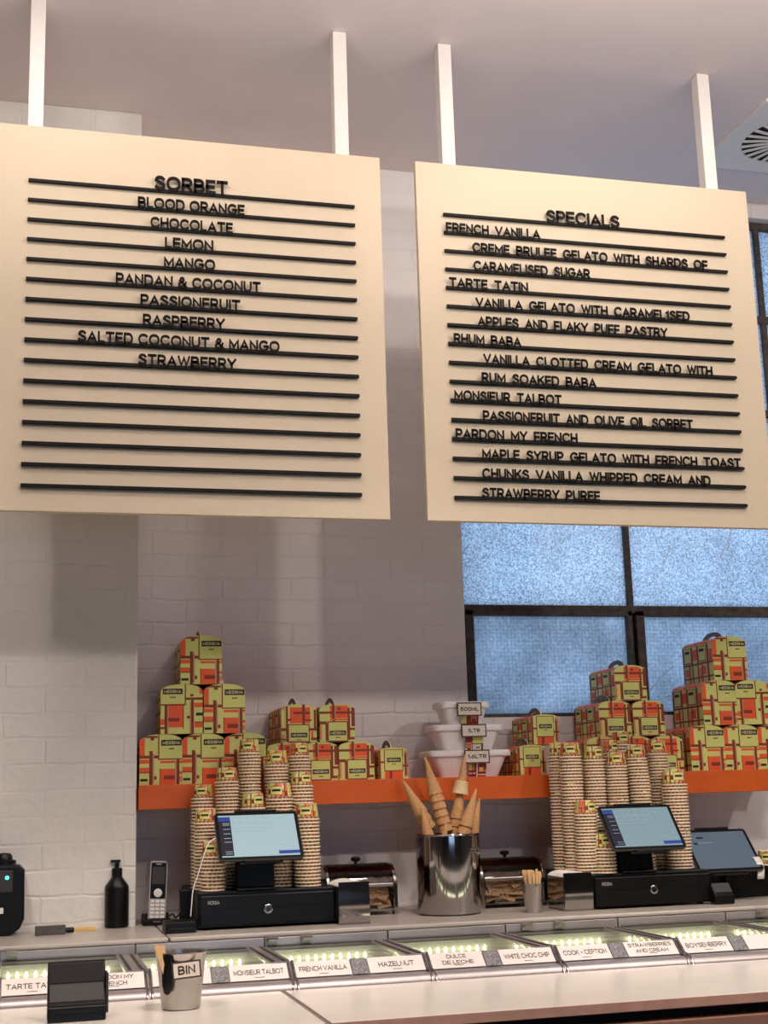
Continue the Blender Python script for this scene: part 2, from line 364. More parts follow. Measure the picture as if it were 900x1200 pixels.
def text_mesh(mb, txt, P, width, height, wt=.17, depth=0., mi=0, gap=.2, space=.42, sidemi=None):
    """P(x, y, t) -> 3-D; x in 0..width, y in 0..height, t 0 (back) .. depth (front)"""
    lay, tot = text_layout(txt, wt, gap, space); sx = width/tot; sy = height
    for x0, strokes in lay:
        for pl in strokes:
            pl = [(x0+p[0], wt/2+p[1]*(1-wt)) for p in pl]
            q = [pl[0]]
            for p in pl[1:]:
                if math.hypot(p[0]-q[-1][0], p[1]-q[-1][1]) > 1e-4: q.append(p)
            closed = math.hypot(q[0][0]-q[-1][0], q[0][1]-q[-1][1]) < 1e-3 and len(q) > 3
            if closed: q = q[:-1]
            n = len(q)
            if not closed:   # square ends
                def ext(a, b):
                    L_ = math.hypot(a[0]-b[0], a[1]-b[1]); return (a[0]+(a[0]-b[0])/L_*wt*.46, a[1]+(a[1]-b[1])/L_*wt*.46)
                e0 = ext(q[0], q[1]); e1 = ext(q[-1], q[-2]); q[0] = e0; q[-1] = e1
            Lf, Rt = [], []
            for i in range(n):
                a = q[i-1] if (i > 0 or closed) else None; c = q[(i+1) % n] if (i < n-1 or closed) else None; p = q[i]
                ds = []
                if a: L_ = math.hypot(p[0]-a[0], p[1]-a[1]); ds.append(((p[0]-a[0])/L_, (p[1]-a[1])/L_))
                if c: L_ = math.hypot(c[0]-p[0], c[1]-p[1]); ds.append(((c[0]-p[0])/L_, (c[1]-p[1])/L_))
                nx = -sum(d[1] for d in ds); ny = sum(d[0] for d in ds); L_ = math.hypot(nx, ny) or 1; nx /= L_; ny /= L_
                k = nx*(-ds[0][1])+ny*ds[0][0]; k = wt/2/max(k, .45)
                Lf.append((p[0]+nx*k, p[1]+ny*k)); Rt.append((p[0]-nx*k, p[1]-ny*k))
            def mk(p, t): return P(p[0]*sx, min(max(p[1], -.02), 1.02)*sy, t)
            m = n if closed else n-1
            for i in range(m):
                j = (i+1) % n
                mb.face([mk(Rt[i], depth), mk(Rt[j], depth), mk(Lf[j], depth), mk(Lf[i], depth)], mi)
                if depth > 0:
                    mb.face([mk(Lf[i], depth), mk(Lf[j], depth), mk(Lf[j], 0), mk(Lf[i], 0)], mi)
                    mb.face([mk(Rt[j], depth), mk(Rt[i], depth), mk(Rt[i], 0), mk(Rt[j], 0)], mi)
            if depth > 0 and not closed:
                for i in (0, n-1): mb.face([mk(Lf[i], depth), mk(Rt[i], depth), mk(Rt[i], 0), mk(Lf[i], 0)], mi)

def mosaic(mb, P, base, rects, ubr=(), top=None):
    """rects (u0,u1,v0,v1,material); later ones cover earlier ones. top(u): upper outline in v"""
    us = sorted({0., 1., *[round(c, 4) for r in rects for c in r[:2] if 0 < c < 1], *ubr})
    vs = sorted({0., 1., *[round(c, 4) for r in rects for c in r[2:4] if 0 < c < 1]})
    for i in range(len(us)-1):
        u0, u1 = us[i], us[i+1]
        if u1-u0 < 1e-4: continue
        t0, t1 = (top(u0), top(u1)) if top else (1, 1)
        for j in range(len(vs)-1):
            v0, v1 = vs[j], vs[j+1]; uc, vc = (u0+u1)/2, (v0+v1)/2
            if v0 >= max(t0, t1)-1e-6: continue
            col = base
            for r in rects:
                if r[0] <= uc <= r[1] and r[2] <= vc <= r[3]: col = r[4]
            a, b, c, d = (u0, min(v0, t0)), (u1, min(v0, t1)), (u1, min(v1, t1)), (u0, min(v1, t0))
            pts = [a, b, c, d]; q = []
            for p in pts:
                if not q or abs(p[0]-q[-1][0])+abs(p[1]-q[-1][1]) > 1e-6: q.append(p)
            if len(q) > 2: mb.face([P(*p) for p in q], col)

# ================================================================== the room
WY, PY, CZ = 4.52, 4.27, 3.82          # back wall, pier face, ceiling
WX0, WX1, WZ0, WZ1 = 1.487, 3.45, 1.808, 3.757
b = MB(); b.box(-4, 5.5, -4.2, 4.9, -.1, 0); struct(b.build('floor', FLOORM))
b = MB(); b.box(-4, 5.5, -4.2, 4.9, CZ, CZ+.1); struct(b.build('ceiling', CEILM))
b = MB()
b.box(-4, WX0, WY, WY+.24, 0, CZ); b.box(WX1, 5.5, WY, WY+.24, 0, CZ)
b.box(WX0, WX1, WY, WY+.24, 0, WZ0); b.box(WX0, WX1, WY, WY+.24, WZ1, CZ)
struct(b.build('wall_back', WALLP))
b = MB(); b.box(-4, .340, PY, WY, 0, CZ); struct(b.build('wall_pier', PIERP, bevel=.006))
b = MB(); b.box(-4.1, -4, -4.2, 4.9, 0, CZ); struct(b.build('wall_left', PLAIN))
b = MB(); b.box(5.5, 5.6, -4.2, 4.9, 0, CZ); struct(b.build('wall_right', PLAIN))
b = MB()   # street front behind the viewer, with a wide opening to the daylight
b.box(-4, -.4, -4.3, -4.2, 0, CZ); b.box(2.4, 5.5, -4.3, -4.2, 0, CZ); b.box(-.4, 2.4, -4.3, -4.2, 2.6, CZ); b.box(-.4, 2.4, -4.3, -4.2, 0, .9)
struct(b.build('wall_front', PLAIN))

# ---- steel window
win = bpy.data.objects.new('window_1', None); COL.objects.link(win); win.location = (WX0, 4.58, WZ0); win['kind'] = 'structure'
GY = 0.0
zs = [0, .385, .77, 1.155, 1.54, WZ1-WZ0]; xs = [0, .655, 1.305, WX1-WX0]
b = MB()
for x in xs[1:-1]: b.box(x-.011, x+.011, -.018, .02, .38, WZ1-WZ0); b.box(x-.010, x+.014, .016, .03, 0, .38)
b.box(xs[0]-.0, xs[0]+.013, -.018, .02, 0, WZ1-WZ0); b.box(WX1-WX0-.013, WX1-WX0, -.018, .02, 0, WZ1-WZ0)
for z in zs[1:-1]: b.box(0, WX1-WX0, -.02, .02, z-.014, z+.014)
b.box(0, WX1-WX0, -.02, .02, WZ1-WZ0-.03, WZ1-WZ0); b.box(0, WX1-WX0, -.02, .03, 0, .012)
b.build('window_frame', STEELW, win, bevel=.002)
for i in range(3):   # hopper sashes of the bottom row
    x0, x1 = xs[i]+.012, xs[i+1]-.004
    b = MB(); b.box(x0, x0+.032, -.03, .015, .006, .378); b.box(x1-.018, x1, -.03, .015, .006, .378)
    b.box(x0, x1, -.03, .015, .360, .378); b.box(x0, x1, -.03, .015, .0, .014)
    b.build('hopper_sash', STEELW, win, bevel=.002)
for i in range(3):
    for j in range(5):
        if j == 4: continue
        top_ = zs[j+1]-.014 if j < 3 else WZ1-WZ0-.03
        b = MB(); b.box(xs[i]+.01, xs[i+1]-.01, -.002, .004, zs[j]+.012, top_)
        b.build('pane', WIRED if j == 0 else HAMMER, win)
b = MB()   # two cracks in the right bottom and upper panes
def crack(p0, p1, bend):
    a, c = atY(*p0, 4.572), atY(*p1, 4.572); mid = (a+c)/2+Vector((bend, 0, 0))
    pts = [a*(1-t)**2+mid*2*t*(1-t)+c*t*t for t in [k/8 for k in range(9)]]
    b.tube([p-Vector((WX0, 4.58, WZ0)) for p in pts], .0022, 5)
crack((761, 811), (790, 780), -.012); crack((762, 823), (790, 814), 0); crack((773, 670), (785, 640), .01); crack((842, 657), (858, 618), .01)
b.build('glass_crack', CRACK, win)

# ---- ceiling air diffuser
v = thing('ceiling_air_diffuser', 'square white ceiling air diffuser with a round swirl of black slots', 'air vent', (2.62, 3.99, CZ))
b = MB(); r_, n_ = .178, 32
sq = []
for k in range(n_):
    a = 2*PI*k/n_; c, s_ = math.cos(a), math.sin(a); m_ = max(abs(c), abs(s_)); sq.append(((c/m_)*.245, (s_/m_)*.245, c*r_, s_*r_))
for k in range(n_):
    A, B_ = sq[k], sq[(k+1) % n_]
    b.face([(A[0], A[1], -.014), (B_[0], B_[1], -.014), (B_[2], B_[3], -.010), (A[2], A[3], -.010)])
    b.face([(A[0], A[1], -.014), (B_[0], B_[1], -.014), (B_[0], B_[1], -.001), (A[0], A[1], -.001)])
    b.face([(A[2], A[3], -.010), (B_[2], B_[3], -.010), (B_[2], B_[3], -.001), (A[2], A[3], -.001)])
b.build('face_plate', RODM, v)
b = MB(); b.lathe([(.177, -.004), (.177, -.001)], 32); b.build('dark_plenum', BLACKR, v)
b = MB(); b.lathe([(.045, -.012), (.04, -.004)], 20); b.build('hub', RODM, v)
b0 = MB(); b0.prism([(.04, -.0035), (.176, -.006), (.176, .006), (.04, .0035)], 'z', -.0115, -.0065)
bl = b0.build('swirl_blade', RODM, v)
for k in range(1, 26):
    c = bl.copy(); COL.objects.link(c); c.parent = v; c.rotation_euler = (0, 0, 2*PI*k/26)

# ---- orange wall shelf
SH0, SH1 = 1.532, 1.605; SFY = 4.26
b = MB(); b.box(.345, 2.50, SFY, WY-.001, SH0, SH1)
tag(b.build('wall_shelf', ORANGE, bevel=.002), 'long bright orange shelf fixed to the white brick wall', 'shelf')

# ================================================================== menu boards
BZ0, BZ1, BY = 2.314, 3.416, 3.64
def board(label, x0, x1, rx0, rx1, rods, lines):
    t = thing('menu_board', label, 'menu board', ((x0+x1)/2, BY, BZ0), 0, 'hanging menu boards'); cx = (x0+x1)/2
    b = MB(); b.box(x0-cx, x1-cx, 0, .02, 0, BZ1-BZ0); b.build('panel', BOARDM, t, bevel=.0015)
    for r0 in rods:
        b = MB(); b.box(r0-cx, r0+.042-cx, .004, .046, BZ1-BZ0+.0, CZ-BZ0-.001)
        b.build('hanging_rod', RODM, t, bevel=.002)
    zr = [3.250-BZ0-.0578*k for k in range(16)]
    m = MB(); m.prism([(-.001, -.0055), (-.012, -.0055), (-.012, .002), (-.0095, .002), (-.0095, -.003), (-.006, -.003), (-.006, .0045), (-.001, .0045)], 'x', 0, rx1-rx0)
    for k in range(16):
        if k == 0: rl = m.build('letter_rail', BLACKR, t); first = rl
        else: rl = first.copy(); COL.objects.link(rl); rl.parent = t
        rl.location = (rx0-cx, 0, zr[k])
    for k, (txt, p0, p1, hh) in enumerate(lines):
        if not txt: continue
        a = atY(p0[0], p0[1], BY-.012); c = atY(p1[0], p1[1], BY-.012)
        z0 = zr[k]-.0030; sp = .5 if x0 < 1 else .85
        tot = text_layout(txt, .225, .14, sp)[1]; sc = (c.x-a.x)/tot; cur = 0
        for wd in txt.split(' '):       # one part per word
            wl = text_layout(wd, .225, .14, sp)[1]; xw = a.x-cx+cur*sc
            mb = MB(); text_mesh(mb, wd, lambda x, y, q: (xw+x, -.0122-q, z0+y), wl*sc, hh, .225, .0035, gap=.14)
            o = mb.build('lettering', LETTER, t, recalc=False); o['label'] = 'black raised letters reading ' + wd.replace('CARAMEL1SED', 'CARAMELISED').lower()
            cur += wl+.14*.62+sp
    return t
HB = .0335
board('cream menu board headed SORBET with ten flavours, hung from two white rods', -.112, .990, -.020, .907, (-.026, .856),
  [('SORBET', (181, 215), (267, 222), .044)]+[(s, (a, 300), (c, 300), HB) for s, a, c in (
   ('BLOOD ORANGE', 161, 287), ('CHOCOLATE', 176, 273), ('LEMON', 193, 250), ('MANGO', 192, 252), ('PANDAN & COCONUT', 136, 305),
   ('PASSIONFRUIT', 165, 281), ('RASPBERRY', 168, 263), ('SALTED COCONUT & MANGO', 93, 326), ('STRAWBERRY', 163, 276))])
yl = [250+21.9*k for k in range(16)]
L2 = [('SPECIALS', 639.6, 724.7), ('FRENCH VANILLA', 522.6, 632.4), ('CREME BRULEE GELATO WITH SHARDS OF', 553.6, 827.4), ('CARAMELISED SUGAR', 555, 690.7),
  ('TARTE TATIN', 526.4, 618.6), ('VANILLA GELATO WITH CARAMEL1SED', 557.4, 806.8), ('APPLES AND FLAKY PUFF PASTRY', 559.8, 781), ('RHUM BABA', 532, 610.5),
  ('VANILLA CLOTTED CREAM GELATO WITH', 566.5, 833.6), ('RUM SOAKED BABA', 564.6, 698.4), ('MONSIEUR TALBOT', 532.6, 657.8),
  ('PASSIONFRUIT AND OLIVE OIL SORBET', 566, 811), ('PARDON MY FRENCH', 534, 676.4), ('MAPLE SYRUP GELATO WITH FRENCH TOAST', 565, 867),
  ('CHUNKS VANILLA WHIPPED CREAM AND', 565, 831.7), ('STRAWBERRY PUREE', 565, 702.7)]
board('cream menu board headed SPECIALS filled with dessert descriptions, hung near the window', 1.100, 2.204, 1.181, 2.109, (1.188, 2.066),
  [(s, (a, yl[k]), (c, yl[k]), .041 if k == 0 else .0315) for k, (s, a, c) in enumerate(L2)])

# ================================================================== takeaway boxes
PM = [LIME, ORNG, BROWN, TAN, PINK, INK, CREAM, CARDW, RED]   # 0..8
DA = [(0,.12,.57,.92,1), (.05,.42,.93,.97,2), (.25,.34,.88,.93,2), (0,.45,.52,.58,2), (.0,.22,.42,.5,1),
      (0,.24,.25,.34,1), (0,.24,.23,.25,2), (.0,.24,.02,.23,0), (.02,.19,.07,.12,5),
      (.225,.305,0,.67,2), (.305,.34,.03,.62,3), (.34,.40,.10,.17,2), (.43,1,.49,1,2), (.46,1,.515,1,0),
      (.48,1,.42,.47,1), (.48,.87,0,.31,1), (.47,.49,0,.32,2), (.57,.84,.1,.18,2), (.83,.87,0,.47,3), (.87,.935,0,.49,2), (.935,1,.05,.16,4), (.935,1,.2,.26,1)]
DA2 = [(1-a[1], 1-a[0], a[2], a[3], a[4]) for a in ()] + [
      (0,.60,.57,1,2), (0,.57,.60,1,0), (.16,.53,.13,.57,1), (.09,.155,0,.57,2), (.155,.185,0,.57,3), (.18,.44,.25,.32,2), (0,.09,.18,.3,1), (0,.09,.1,.14,2),
      (.53,.55,.1,.57,2), (.60,1,.68,.73,2), (.70,.78,.75,.80,2), (.92,1,.8,.97,1), (.80,1,.53,.62,1), (.8,1,.12,.22,1), (.72,.79,0,.68,2), (.69,.72,0,.64,3), (.84,1,.36,.42,5), (.62,.7,.3,.36,2), (.8,1,.22,.24,2)]
DB = [(0,.12,0,1,3), (.03,.1,.2,.85,0), (.25,.82,.50,.92,1), (.0,.2,.30,.38,2), (.8,1,.30,.37,2), (.14,.2,.02,.95,2), (.36,.95,.74,.80,2), (.60,.675,.46,1,2),
      (.82,.92,.4,.8,0), (.92,.985,.3,.85,2), (.2,.28,.56,.62,2), (.68,.86,.56,.6,2), (.19,.80,.0,.48,2), (.22,.77,.03,.45,0), (.0,.14,.06,.1,2), (.84,1,.05,.12,2), (.84,.9,.12,.28,1)]
DB2 = [(.3,.8,.62,.95,1), (.0,.2,.46,.54,2), (.0,.95,.74,.80,2), (.36,.43,.5,1,2), (.43,.46,.5,.95,3), (.3,.86,.56,.61,1), (.8,.86,.04,.9,2), (.9,1,.4,.9,2),
      (.86,.98,.05,.12,2), (.22,.80,.0,.54,2), (.25,.77,.03,.51,0), (0,.06,.05,.45,4), (.16,.22,.02,.5,2), (.52,.6,.84,.9,2), (.86,1,.3,.36,2)]
DC = [(0,.07,0,1,2), (.07,.14,.05,.5,0), (.86,1,.05,.9,3), (.86,.93,.1,.8,2), (.18,.82,.24,.94,2), (.21,.79,.27,.92,0), (.2,.8,0,.24,1), (.36,.44,0,.24,2), (0,.2,.5,.56,2), (.8,1,.38,.44,2), (.8,.86,.5,.7,0)]
SIDE = [(.0,.04,0,1,2), (.04,.30,.55,.97,2), (.06,.28,.58,.95,0), (.52,.78,.55,.97,2), (.54,.76,.58,.95,0), (.34,.48,.62,.9,1), (.30,.34,0,1,2), (.48,.52,0,1,2), (.8,.86,0,1,2),
        (.87,.98,.5,.85,1), (0,1,.48,.53,2), (.06,.2,.2,.4,1), (.36,.46,.08,.44,0), (.54,.62,.05,.4,4), (.64,.76,.2,.44,1), (.20,.24,0,.48,2), (.62,.65,0,.48,2), (0,1,.12,.16,2), (.88,.98,.18,.44,0),
        (.08,.24,.82,.9,5), (.56,.72,.82,.9,5)]
def make_box(label, w, h, d, front, lab, back):
    """carry box: body with arched gable faces, barrel lid, finger-slot fin on top. lab: label rectangle in the face"""
    t = thing('takeaway_box', label, 'takeaway box', (0, 0, 0), 0)
    hs = .86
    def top(u): return hs+(1-hs)*max(0, 1-abs(2*u-1)**2.6)**.6
    U = [k/16 for k in range(1, 16)]+[.02, .98]
    b = MB()
    mosaic(b, lambda u, v: ((u-.5)*w, -d/2, v*h), 0, front, U, top)
    mosaic(b, lambda u, v: ((.5-u)*w, d/2, v*h), 0, back, U, top)
    mosaic(b, lambda u, v: (-w/2, d/2-u*d, v*h*hs), 0, SIDE)
    mosaic(b, lambda u, v: (w/2, -d/2+u*d, v*h*hs), 0, SIDE)
    b.face([(-w/2, -d/2, 0), (w/2, -d/2, 0), (w/2, d/2, 0), (-w/2, d/2, 0)], 7)
    u0, u1, v0, v1 = lab
    e = .0004
    b.face([((u0-.5)*w, -d/2-e, v0*h), ((u1-.5)*w, -d/2-e, v0*h), ((u1-.5)*w, -d/2-e, v1*h), ((u0-.5)*w, -d/2-e, v1*h)], 5)
    hh = (v1-v0)*h*.56
    text_mesh(b, 'MESSINA', lambda x, y, q: ((u0-.5)*w+(u1-u0)*w*.07+x, -d/2-2*e, v0*h+(v1-v0)*h*.22+y), (u1-u0)*w*.86, hh, .2, 0, 6, .16)
    um = (u0+u1)/2
    for k in (-1, 0, 1):
        b.face([((um-.5+.045*k-.018)*w, -d/2-e, (v0-.075)*h), ((um-.5+.045*k+.018)*w, -d/2-e, (v0-.075)*h), ((um-.5+.045*k+.018)*w, -d/2-e, (v0-.05)*h), ((um-.5+.045*k-.018)*w, -d/2-e, (v0-.05)*h)], 5)
    b.build('body', PM, t, recalc=False)
    b = MB(); us = [0, .02]+[k/16 for k in range(1, 16)]+[.98, 1]
    for i in range(len(us)-1):
        a, c = us[i], us[i+1]
        for j, (y0, y1, mi) in enumerate(((-.5, -.30, 4), (-.30, -.26, 2), (-.26, .05, 1), (.05, .09, 2), (.09, .5, 4))):
            b.face([((a-.5)*w, y0*d, top(a)*h), ((c-.5)*w, y0*d, top(c)*h), ((c-.5)*w, y1*d, top(c)*h), ((a-.5)*w, y1*d, top(a)*h)], mi)
    b.build('lid', PM, t, smooth=40)
    b = MB(); L_, H_, n = d*.33, .028, 14
    outer = [(L_*math.cos(PI*k/n), H_*math.sin(PI*k/n)) for k in range(n+1)]; inner = [(L_*.40*math.cos(PI*k/n), .006+H_*.26*math.sin(PI*k/n)) for k in range(n+1)]
    for s_ in (-.0018, .0018):
        for k in range(n):
            b.face([(s_, outer[k][0], h-.002+outer[k][1]), (s_, outer[k+1][0], h-.002+outer[k+1][1]), (s_, inner[k+1][0], h-.002+inner[k+1][1]), (s_, inner[k][0], h-.002+inner[k][1])], 0)
        b.face([(s_, outer[0][0], h-.002), (s_, inner[0][0], h+.003), (s_, inner[-1][0], h+.003), (s_, outer[-1][0], h-.002)], 0)
    for k in range(n):
        b.face([(-.0018, outer[k][0], h-.002+outer[k][1]), (.0018, outer[k][0], h-.002+outer[k][1]), (.0018, outer[k+1][0], h-.002+outer[k+1][1]), (-.0018, outer[k+1][0], h-.002+outer[k+1][1])], 1)
        b.face([(-.0018, inner[k][0], h-.002+inner[k][1]), (.0018, inner[k][0], h-.002+inner[k][1]), (.0018, inner[k+1][0], h-.002+inner[k+1][1]), (-.0018, inner[k+1][0], h-.002+inner[k+1][1])], 1)
    b.build('handle', [KRAFT, CARDW], t)
    return t
SZ = {'A': (.129, .152, .225), 'B': (.115, .119, .215), 'C': (.099, .098, .17)}
PROTO = {}
def place_box(kind, design, px0, px1, py, row, rz, label, group, yf=4.283):
    w, h, d = SZ[kind]; pos = atY((px0+px1)/2, py, yf)
    loc = (pos.x, yf+d/2, SH1+.0006+row*(h+.0006))
    lo, la = {'A': (DA, (.505, .985, .77, .885)), 'A2': (DA2, (.05, .52, .80, .91)), 'B': (DB, (.27, .73, .13, .25)), 'B2': (DB2, (.28, .74, .17, .29)), 'C': (DC, (.28, .74, .53, .67))}[design]
    if design not in PROTO:
        o = make_box(label, w, h, d, lo, la, DA2 if kind == 'A' else DB2); PROTO[design] = o
        o.location = loc; o.rotation_euler = (0, 0, rz); o['group'] = group
    else: dup(PROTO[design], loc, rz, label, group)
g1 = 'large takeaway boxes stacked at the left end of the shelf'
place_box('A', 'A', 165.5, 215, 918, 0, -.04, 'large green and orange takeaway box, bottom row left beside the white pier', g1)
place_box('A', 'A', 216.5, 263, 917, 0, -.03, 'large green and orange takeaway box, bottom row middle of the left pyramid', g1)
place_box('A', 'A', 266, 312, 915, 0, -.03, 'large takeaway box mostly hidden behind the tall cup stack, bottom row right of left pyramid', g1)
place_box('A', 'A2', 190.5, 238, 859, 1, -.03, 'large takeaway box with its label at upper left, second row of the left pyramid', g1)
place_box('A', 'A', 241, 288, 857, 1, -.03, 'large takeaway box with its label at upper right, second row of the left pyramid', g1)
place_box('A', 'A', 213.5, 261, 801, 2, -.03, 'large takeaway box alone at the very top of the left pyramid', g1)
g2 = 'medium takeaway boxes left of the white tubs'
place_box('B', 'B2', 315, 355, 911, 0, 0, 'medium takeaway box almost hidden behind cup stacks, bottom row left of six-box group', g2)
place_box('B', 'B2', 356, 395.5, 911, 0, 0, 'medium takeaway box just right of the cup stacks, bottom row under two boxes', g2)
place_box('B', 'B2', 398, 439, 910, 0, 0, 'medium takeaway box in bottom row next to the small single box', g2)
place_box('B', 'B', 330, 371, 867, 1, 0, 'medium takeaway box in upper row left, above the cup stacks', g2)
place_box('B', 'B2', 375.5, 416, 866, 1, 0, 'medium takeaway box in upper row right, left of the bare brick wall', g2)
place_box('C', 'C', 444, 479.5, 909, 0, 0, 'small takeaway box standing alone on the shelf left of the white tubs', 'small takeaway boxes')
place_box('C', 'C', 606, 641, 905, 0, .03, 'small takeaway box below another small box, right of the white tubs', 'small takeaway boxes')
place_box('C', 'C', 621, 657, 870, 1, .03, 'small takeaway box on top of another small box under the window', 'small takeaway boxes')
g3 = 'medium takeaway boxes below the window'
place_box('B', 'B2', 690, 727, 902, 0, 0, 'medium takeaway box behind cup stacks, bottom row left below the window', g3)
place_box('B', 'B2', 728, 765, 902, 0, 0, 'medium takeaway box hidden behind leaning cup stack, bottom row middle below the window', g3)
place_box('B', 'B', 765.5, 802, 901, 0, 0, 'medium takeaway box half seen right of the cup stacks, bottom row below the window', g3)
place_box('B', 'B2', 703.5, 741, 863, 1, 0, 'medium takeaway box in second row left, under the single top box below the window', g3)
place_box('B', 'B2', 742.7, 781, 863, 1, 0, 'medium takeaway box in second row right, beside the large boxes below the window', g3)
place_box('B', 'B2', 722, 758.7, 821, 2, 0, 'medium takeaway box alone on top of the pyramid before the window mullion', g3)
g4 = 'large takeaway boxes stacked at the right end of the shelf'
place_box('A', 'A', 812.5, 850.5, 902, 0, 0, 'large takeaway box in bottom row left of the right-hand pyramid', g4)
place_box('A', 'A', 852.2, 890.5, 901, 0, 0, 'large takeaway box in bottom row middle of the right-hand pyramid', g4)
place_box('A', 'A', 891.8, 930, 900, 0, 0, 'large takeaway box cut by the right edge, bottom row of the right-hand pyramid', g4)
place_box('A', 'A', 826.5, 864.5, 850, 1, 0, 'large takeaway box with label at upper right, second row of the right-hand pyramid', g4)
place_box('A', 'A2', 866.5, 904, 848, 1, 0, 'large takeaway box with label at upper left, second row of the right-hand pyramid', g4)
place_box('A', 'A', 838, 876.5, 796, 2, 0, 'large takeaway box alone on top of the right-hand pyramid against the window', g4)

# ================================================================== white tubs with size signs
def rrect(w, d, r, n=4):
    out = []
    for cx, cy, a0 in ((w/2-r, d/2-r, 0), (-w/2+r, d/2-r, 90), (-w/2+r, -d/2+r, 180), (w/2-r, -d/2+r, 270)):
        for k in range(n+1):
            a = math.radians(a0+90*k/n); out.append((cx+r*math.cos(a), cy+r*math.sin(a)))
    return out
def loft(b, sections, mi=0, cap0=True, cap1=True):
    rings = [[b.pt((p[0], p[1], z)) for p in poly] for poly, z in sections]; n = len(rings[0])
    for i in range(len(rings)-1):
        for k in range(n): b.idx((rings[i][k], rings[i][(k+1)%n], rings[i+1][(k+1)%n], rings[i+1][k]), mi)
    if cap0: b.idx(rings[0][::-1], mi)
    if cap1: b.idx(rings[-1], mi)
def tub(label, txt, pxl, pxr, z0, h, wt_, card, cz, design):
    a = atY(pxl, 860, 4.30).x; c = atY(pxr, 860, 4.30).x; w = c-a; d = wt_
    t = thing('ice_cream_tub', label, 'tub', ((a+c)/2, 4.30+d/2, z0), 0, 'white tubs stacked on the shelf')
    lid = .020
    b = MB(); loft(b, [(rrect(w*.70, d*.66, .018), 0), (rrect(w*.72, d*.68, .02), .004), (rrect(w*.90, d*.88, .025), h-lid-.001)]); b.build('tub_body', TUBW, t, smooth=35)
    b = MB(); loft(b, [(rrect(w*.985, d*.98, .022), h-lid), (rrect(w, d, .024), h-lid+.004), (rrect(w*.99, d*.99, .024), h-.004), (rrect(w*.96, d*.95, .022), h)]); b.build('tub_lid', TUBW, t, smooth=35)
    cw, ch, cx = card
    yc = -d/2-.012
    b = MB(); b.box(cx-cw/2, cx+cw/2, yc, yc+.003, cz, cz+ch, 1); e = .004
    b.face([(cx-cw/2+e, yc-.0004, cz+e), (cx+cw/2-e, yc-.0004, cz+e), (cx+cw/2-e, yc-.0004, cz+ch-e), (cx-cw/2+e, yc-.0004, cz+ch-e)], 0)
    tw = cw*(.74 if len(txt) > 4 else .48); th = ch*.30
    text_mesh(b, txt, lambda x, y, q: (cx-tw/2+x, yc-.0008, cz+ch*.36+y), tw, th, .22, 0, 1, .18)
    s_ = b.build('size_sign', [SIGNC, SIGNB], t, recalc=False); s_['label'] = 'cream sign reading ' + txt.lower()
    # printed sleeve hanging over the front below the sign
    b = MB(); pw = cw*.70; y1 = -d*.88/2-.006; y0 = -d*.68/2-.006
    zt = cz+.004
    yl_ = lambda z: y0+(y1-y0)*(z/(h-lid))-.004
    P = lambda u, v_: (cx-pw/2+.006+u*pw, yl_(v_*zt), v_*zt)
    mosaic(b, P, design[0], design[1]); b.build('printed_sleeve', PM, t, recalc=False)
S5 = (0, [(.3,1,0,1,8), (.3,.5,.0,1,2), (.55,.9,.35,1,4), (.6,.85,.1,.6,8), (0,.3,.0,.1,2)])
S1 = (7, [(0,.36,.5,1,8), (.40,1,.45,1,0), (.36,.40,0,1,2), (0,1,.40,.46,2), (0,.34,.12,.4,4), (.1,.3,0,.12,2), (.6,.8,.1,.2,8), (.9,1,0,.4,2)])
S16 = (8, [(.0,.3,.45,.9,0), (.45,.52,0,1,7), (.6,.85,.35,.65,0), (0,.4,.2,.28,7), (.2,.26,.2,1,2), (.55,1,.1,.18,7), (.9,1,.3,.5,4)])
z = SH1+.0005
tub('large white lidded tub with 1.6LTR sign, bottom of three on the shelf', '1.6LTR', 503, 600, z, .086, .150, (.086, .044, .014), .042, S16)
tub('middle white lidded tub with 1LTR sign between two other tubs', '1LTR', 509, 592, z+.0865, .082, .135, (.086, .042, .010), .040, S1)
tub('smallest white lidded tub with 500ML sign, top of the tub stack', '500ML', 518, 577.5, z+.169, .074, .120, (.084, .044, .006), .026, S5)

# ================================================================== gelato case and counters
ZC = 1.195
def worktop(x0, x1, label):
    b = MB(); b.box(x0, x1, 3.865, PY if x1 < .45 else WY, ZC-.012, ZC)
    if x1 < .45: pass
    return tag(b.build('worktop', WORKTOP, bevel=.004), label, 'worktop', 'back counter worktops')
b = MB(); b.box(-1.6, .395, 3.865, PY, ZC-.012, ZC); b.box(.341, .395, PY, WY, ZC-.012, ZC)
tag(b.build('worktop', WORKTOP, bevel=.004), 'pale grey worktop slab below the white pier, holding soap bottle and phone', 'worktop', 'back counter worktops')
b = MB(); b.box(.400, 3.6, 3.865, WY, ZC-.012, ZC)
tag(b.build('worktop', WORKTOP, bevel=.004), 'long pale grey worktop slab under the cash drawers and steel pot', 'worktop', 'back counter worktops')
b = MB(); b.box(-1.6, .339, 3.872, PY-.001, 0, ZC-.0125); b.box(.342, 3.6, 3.872, WY-.001, 0, ZC-.0125)
tag(b.build('back_counter', DULLST), 'grey base cabinet carrying the pale back worktops', 'cabinet')

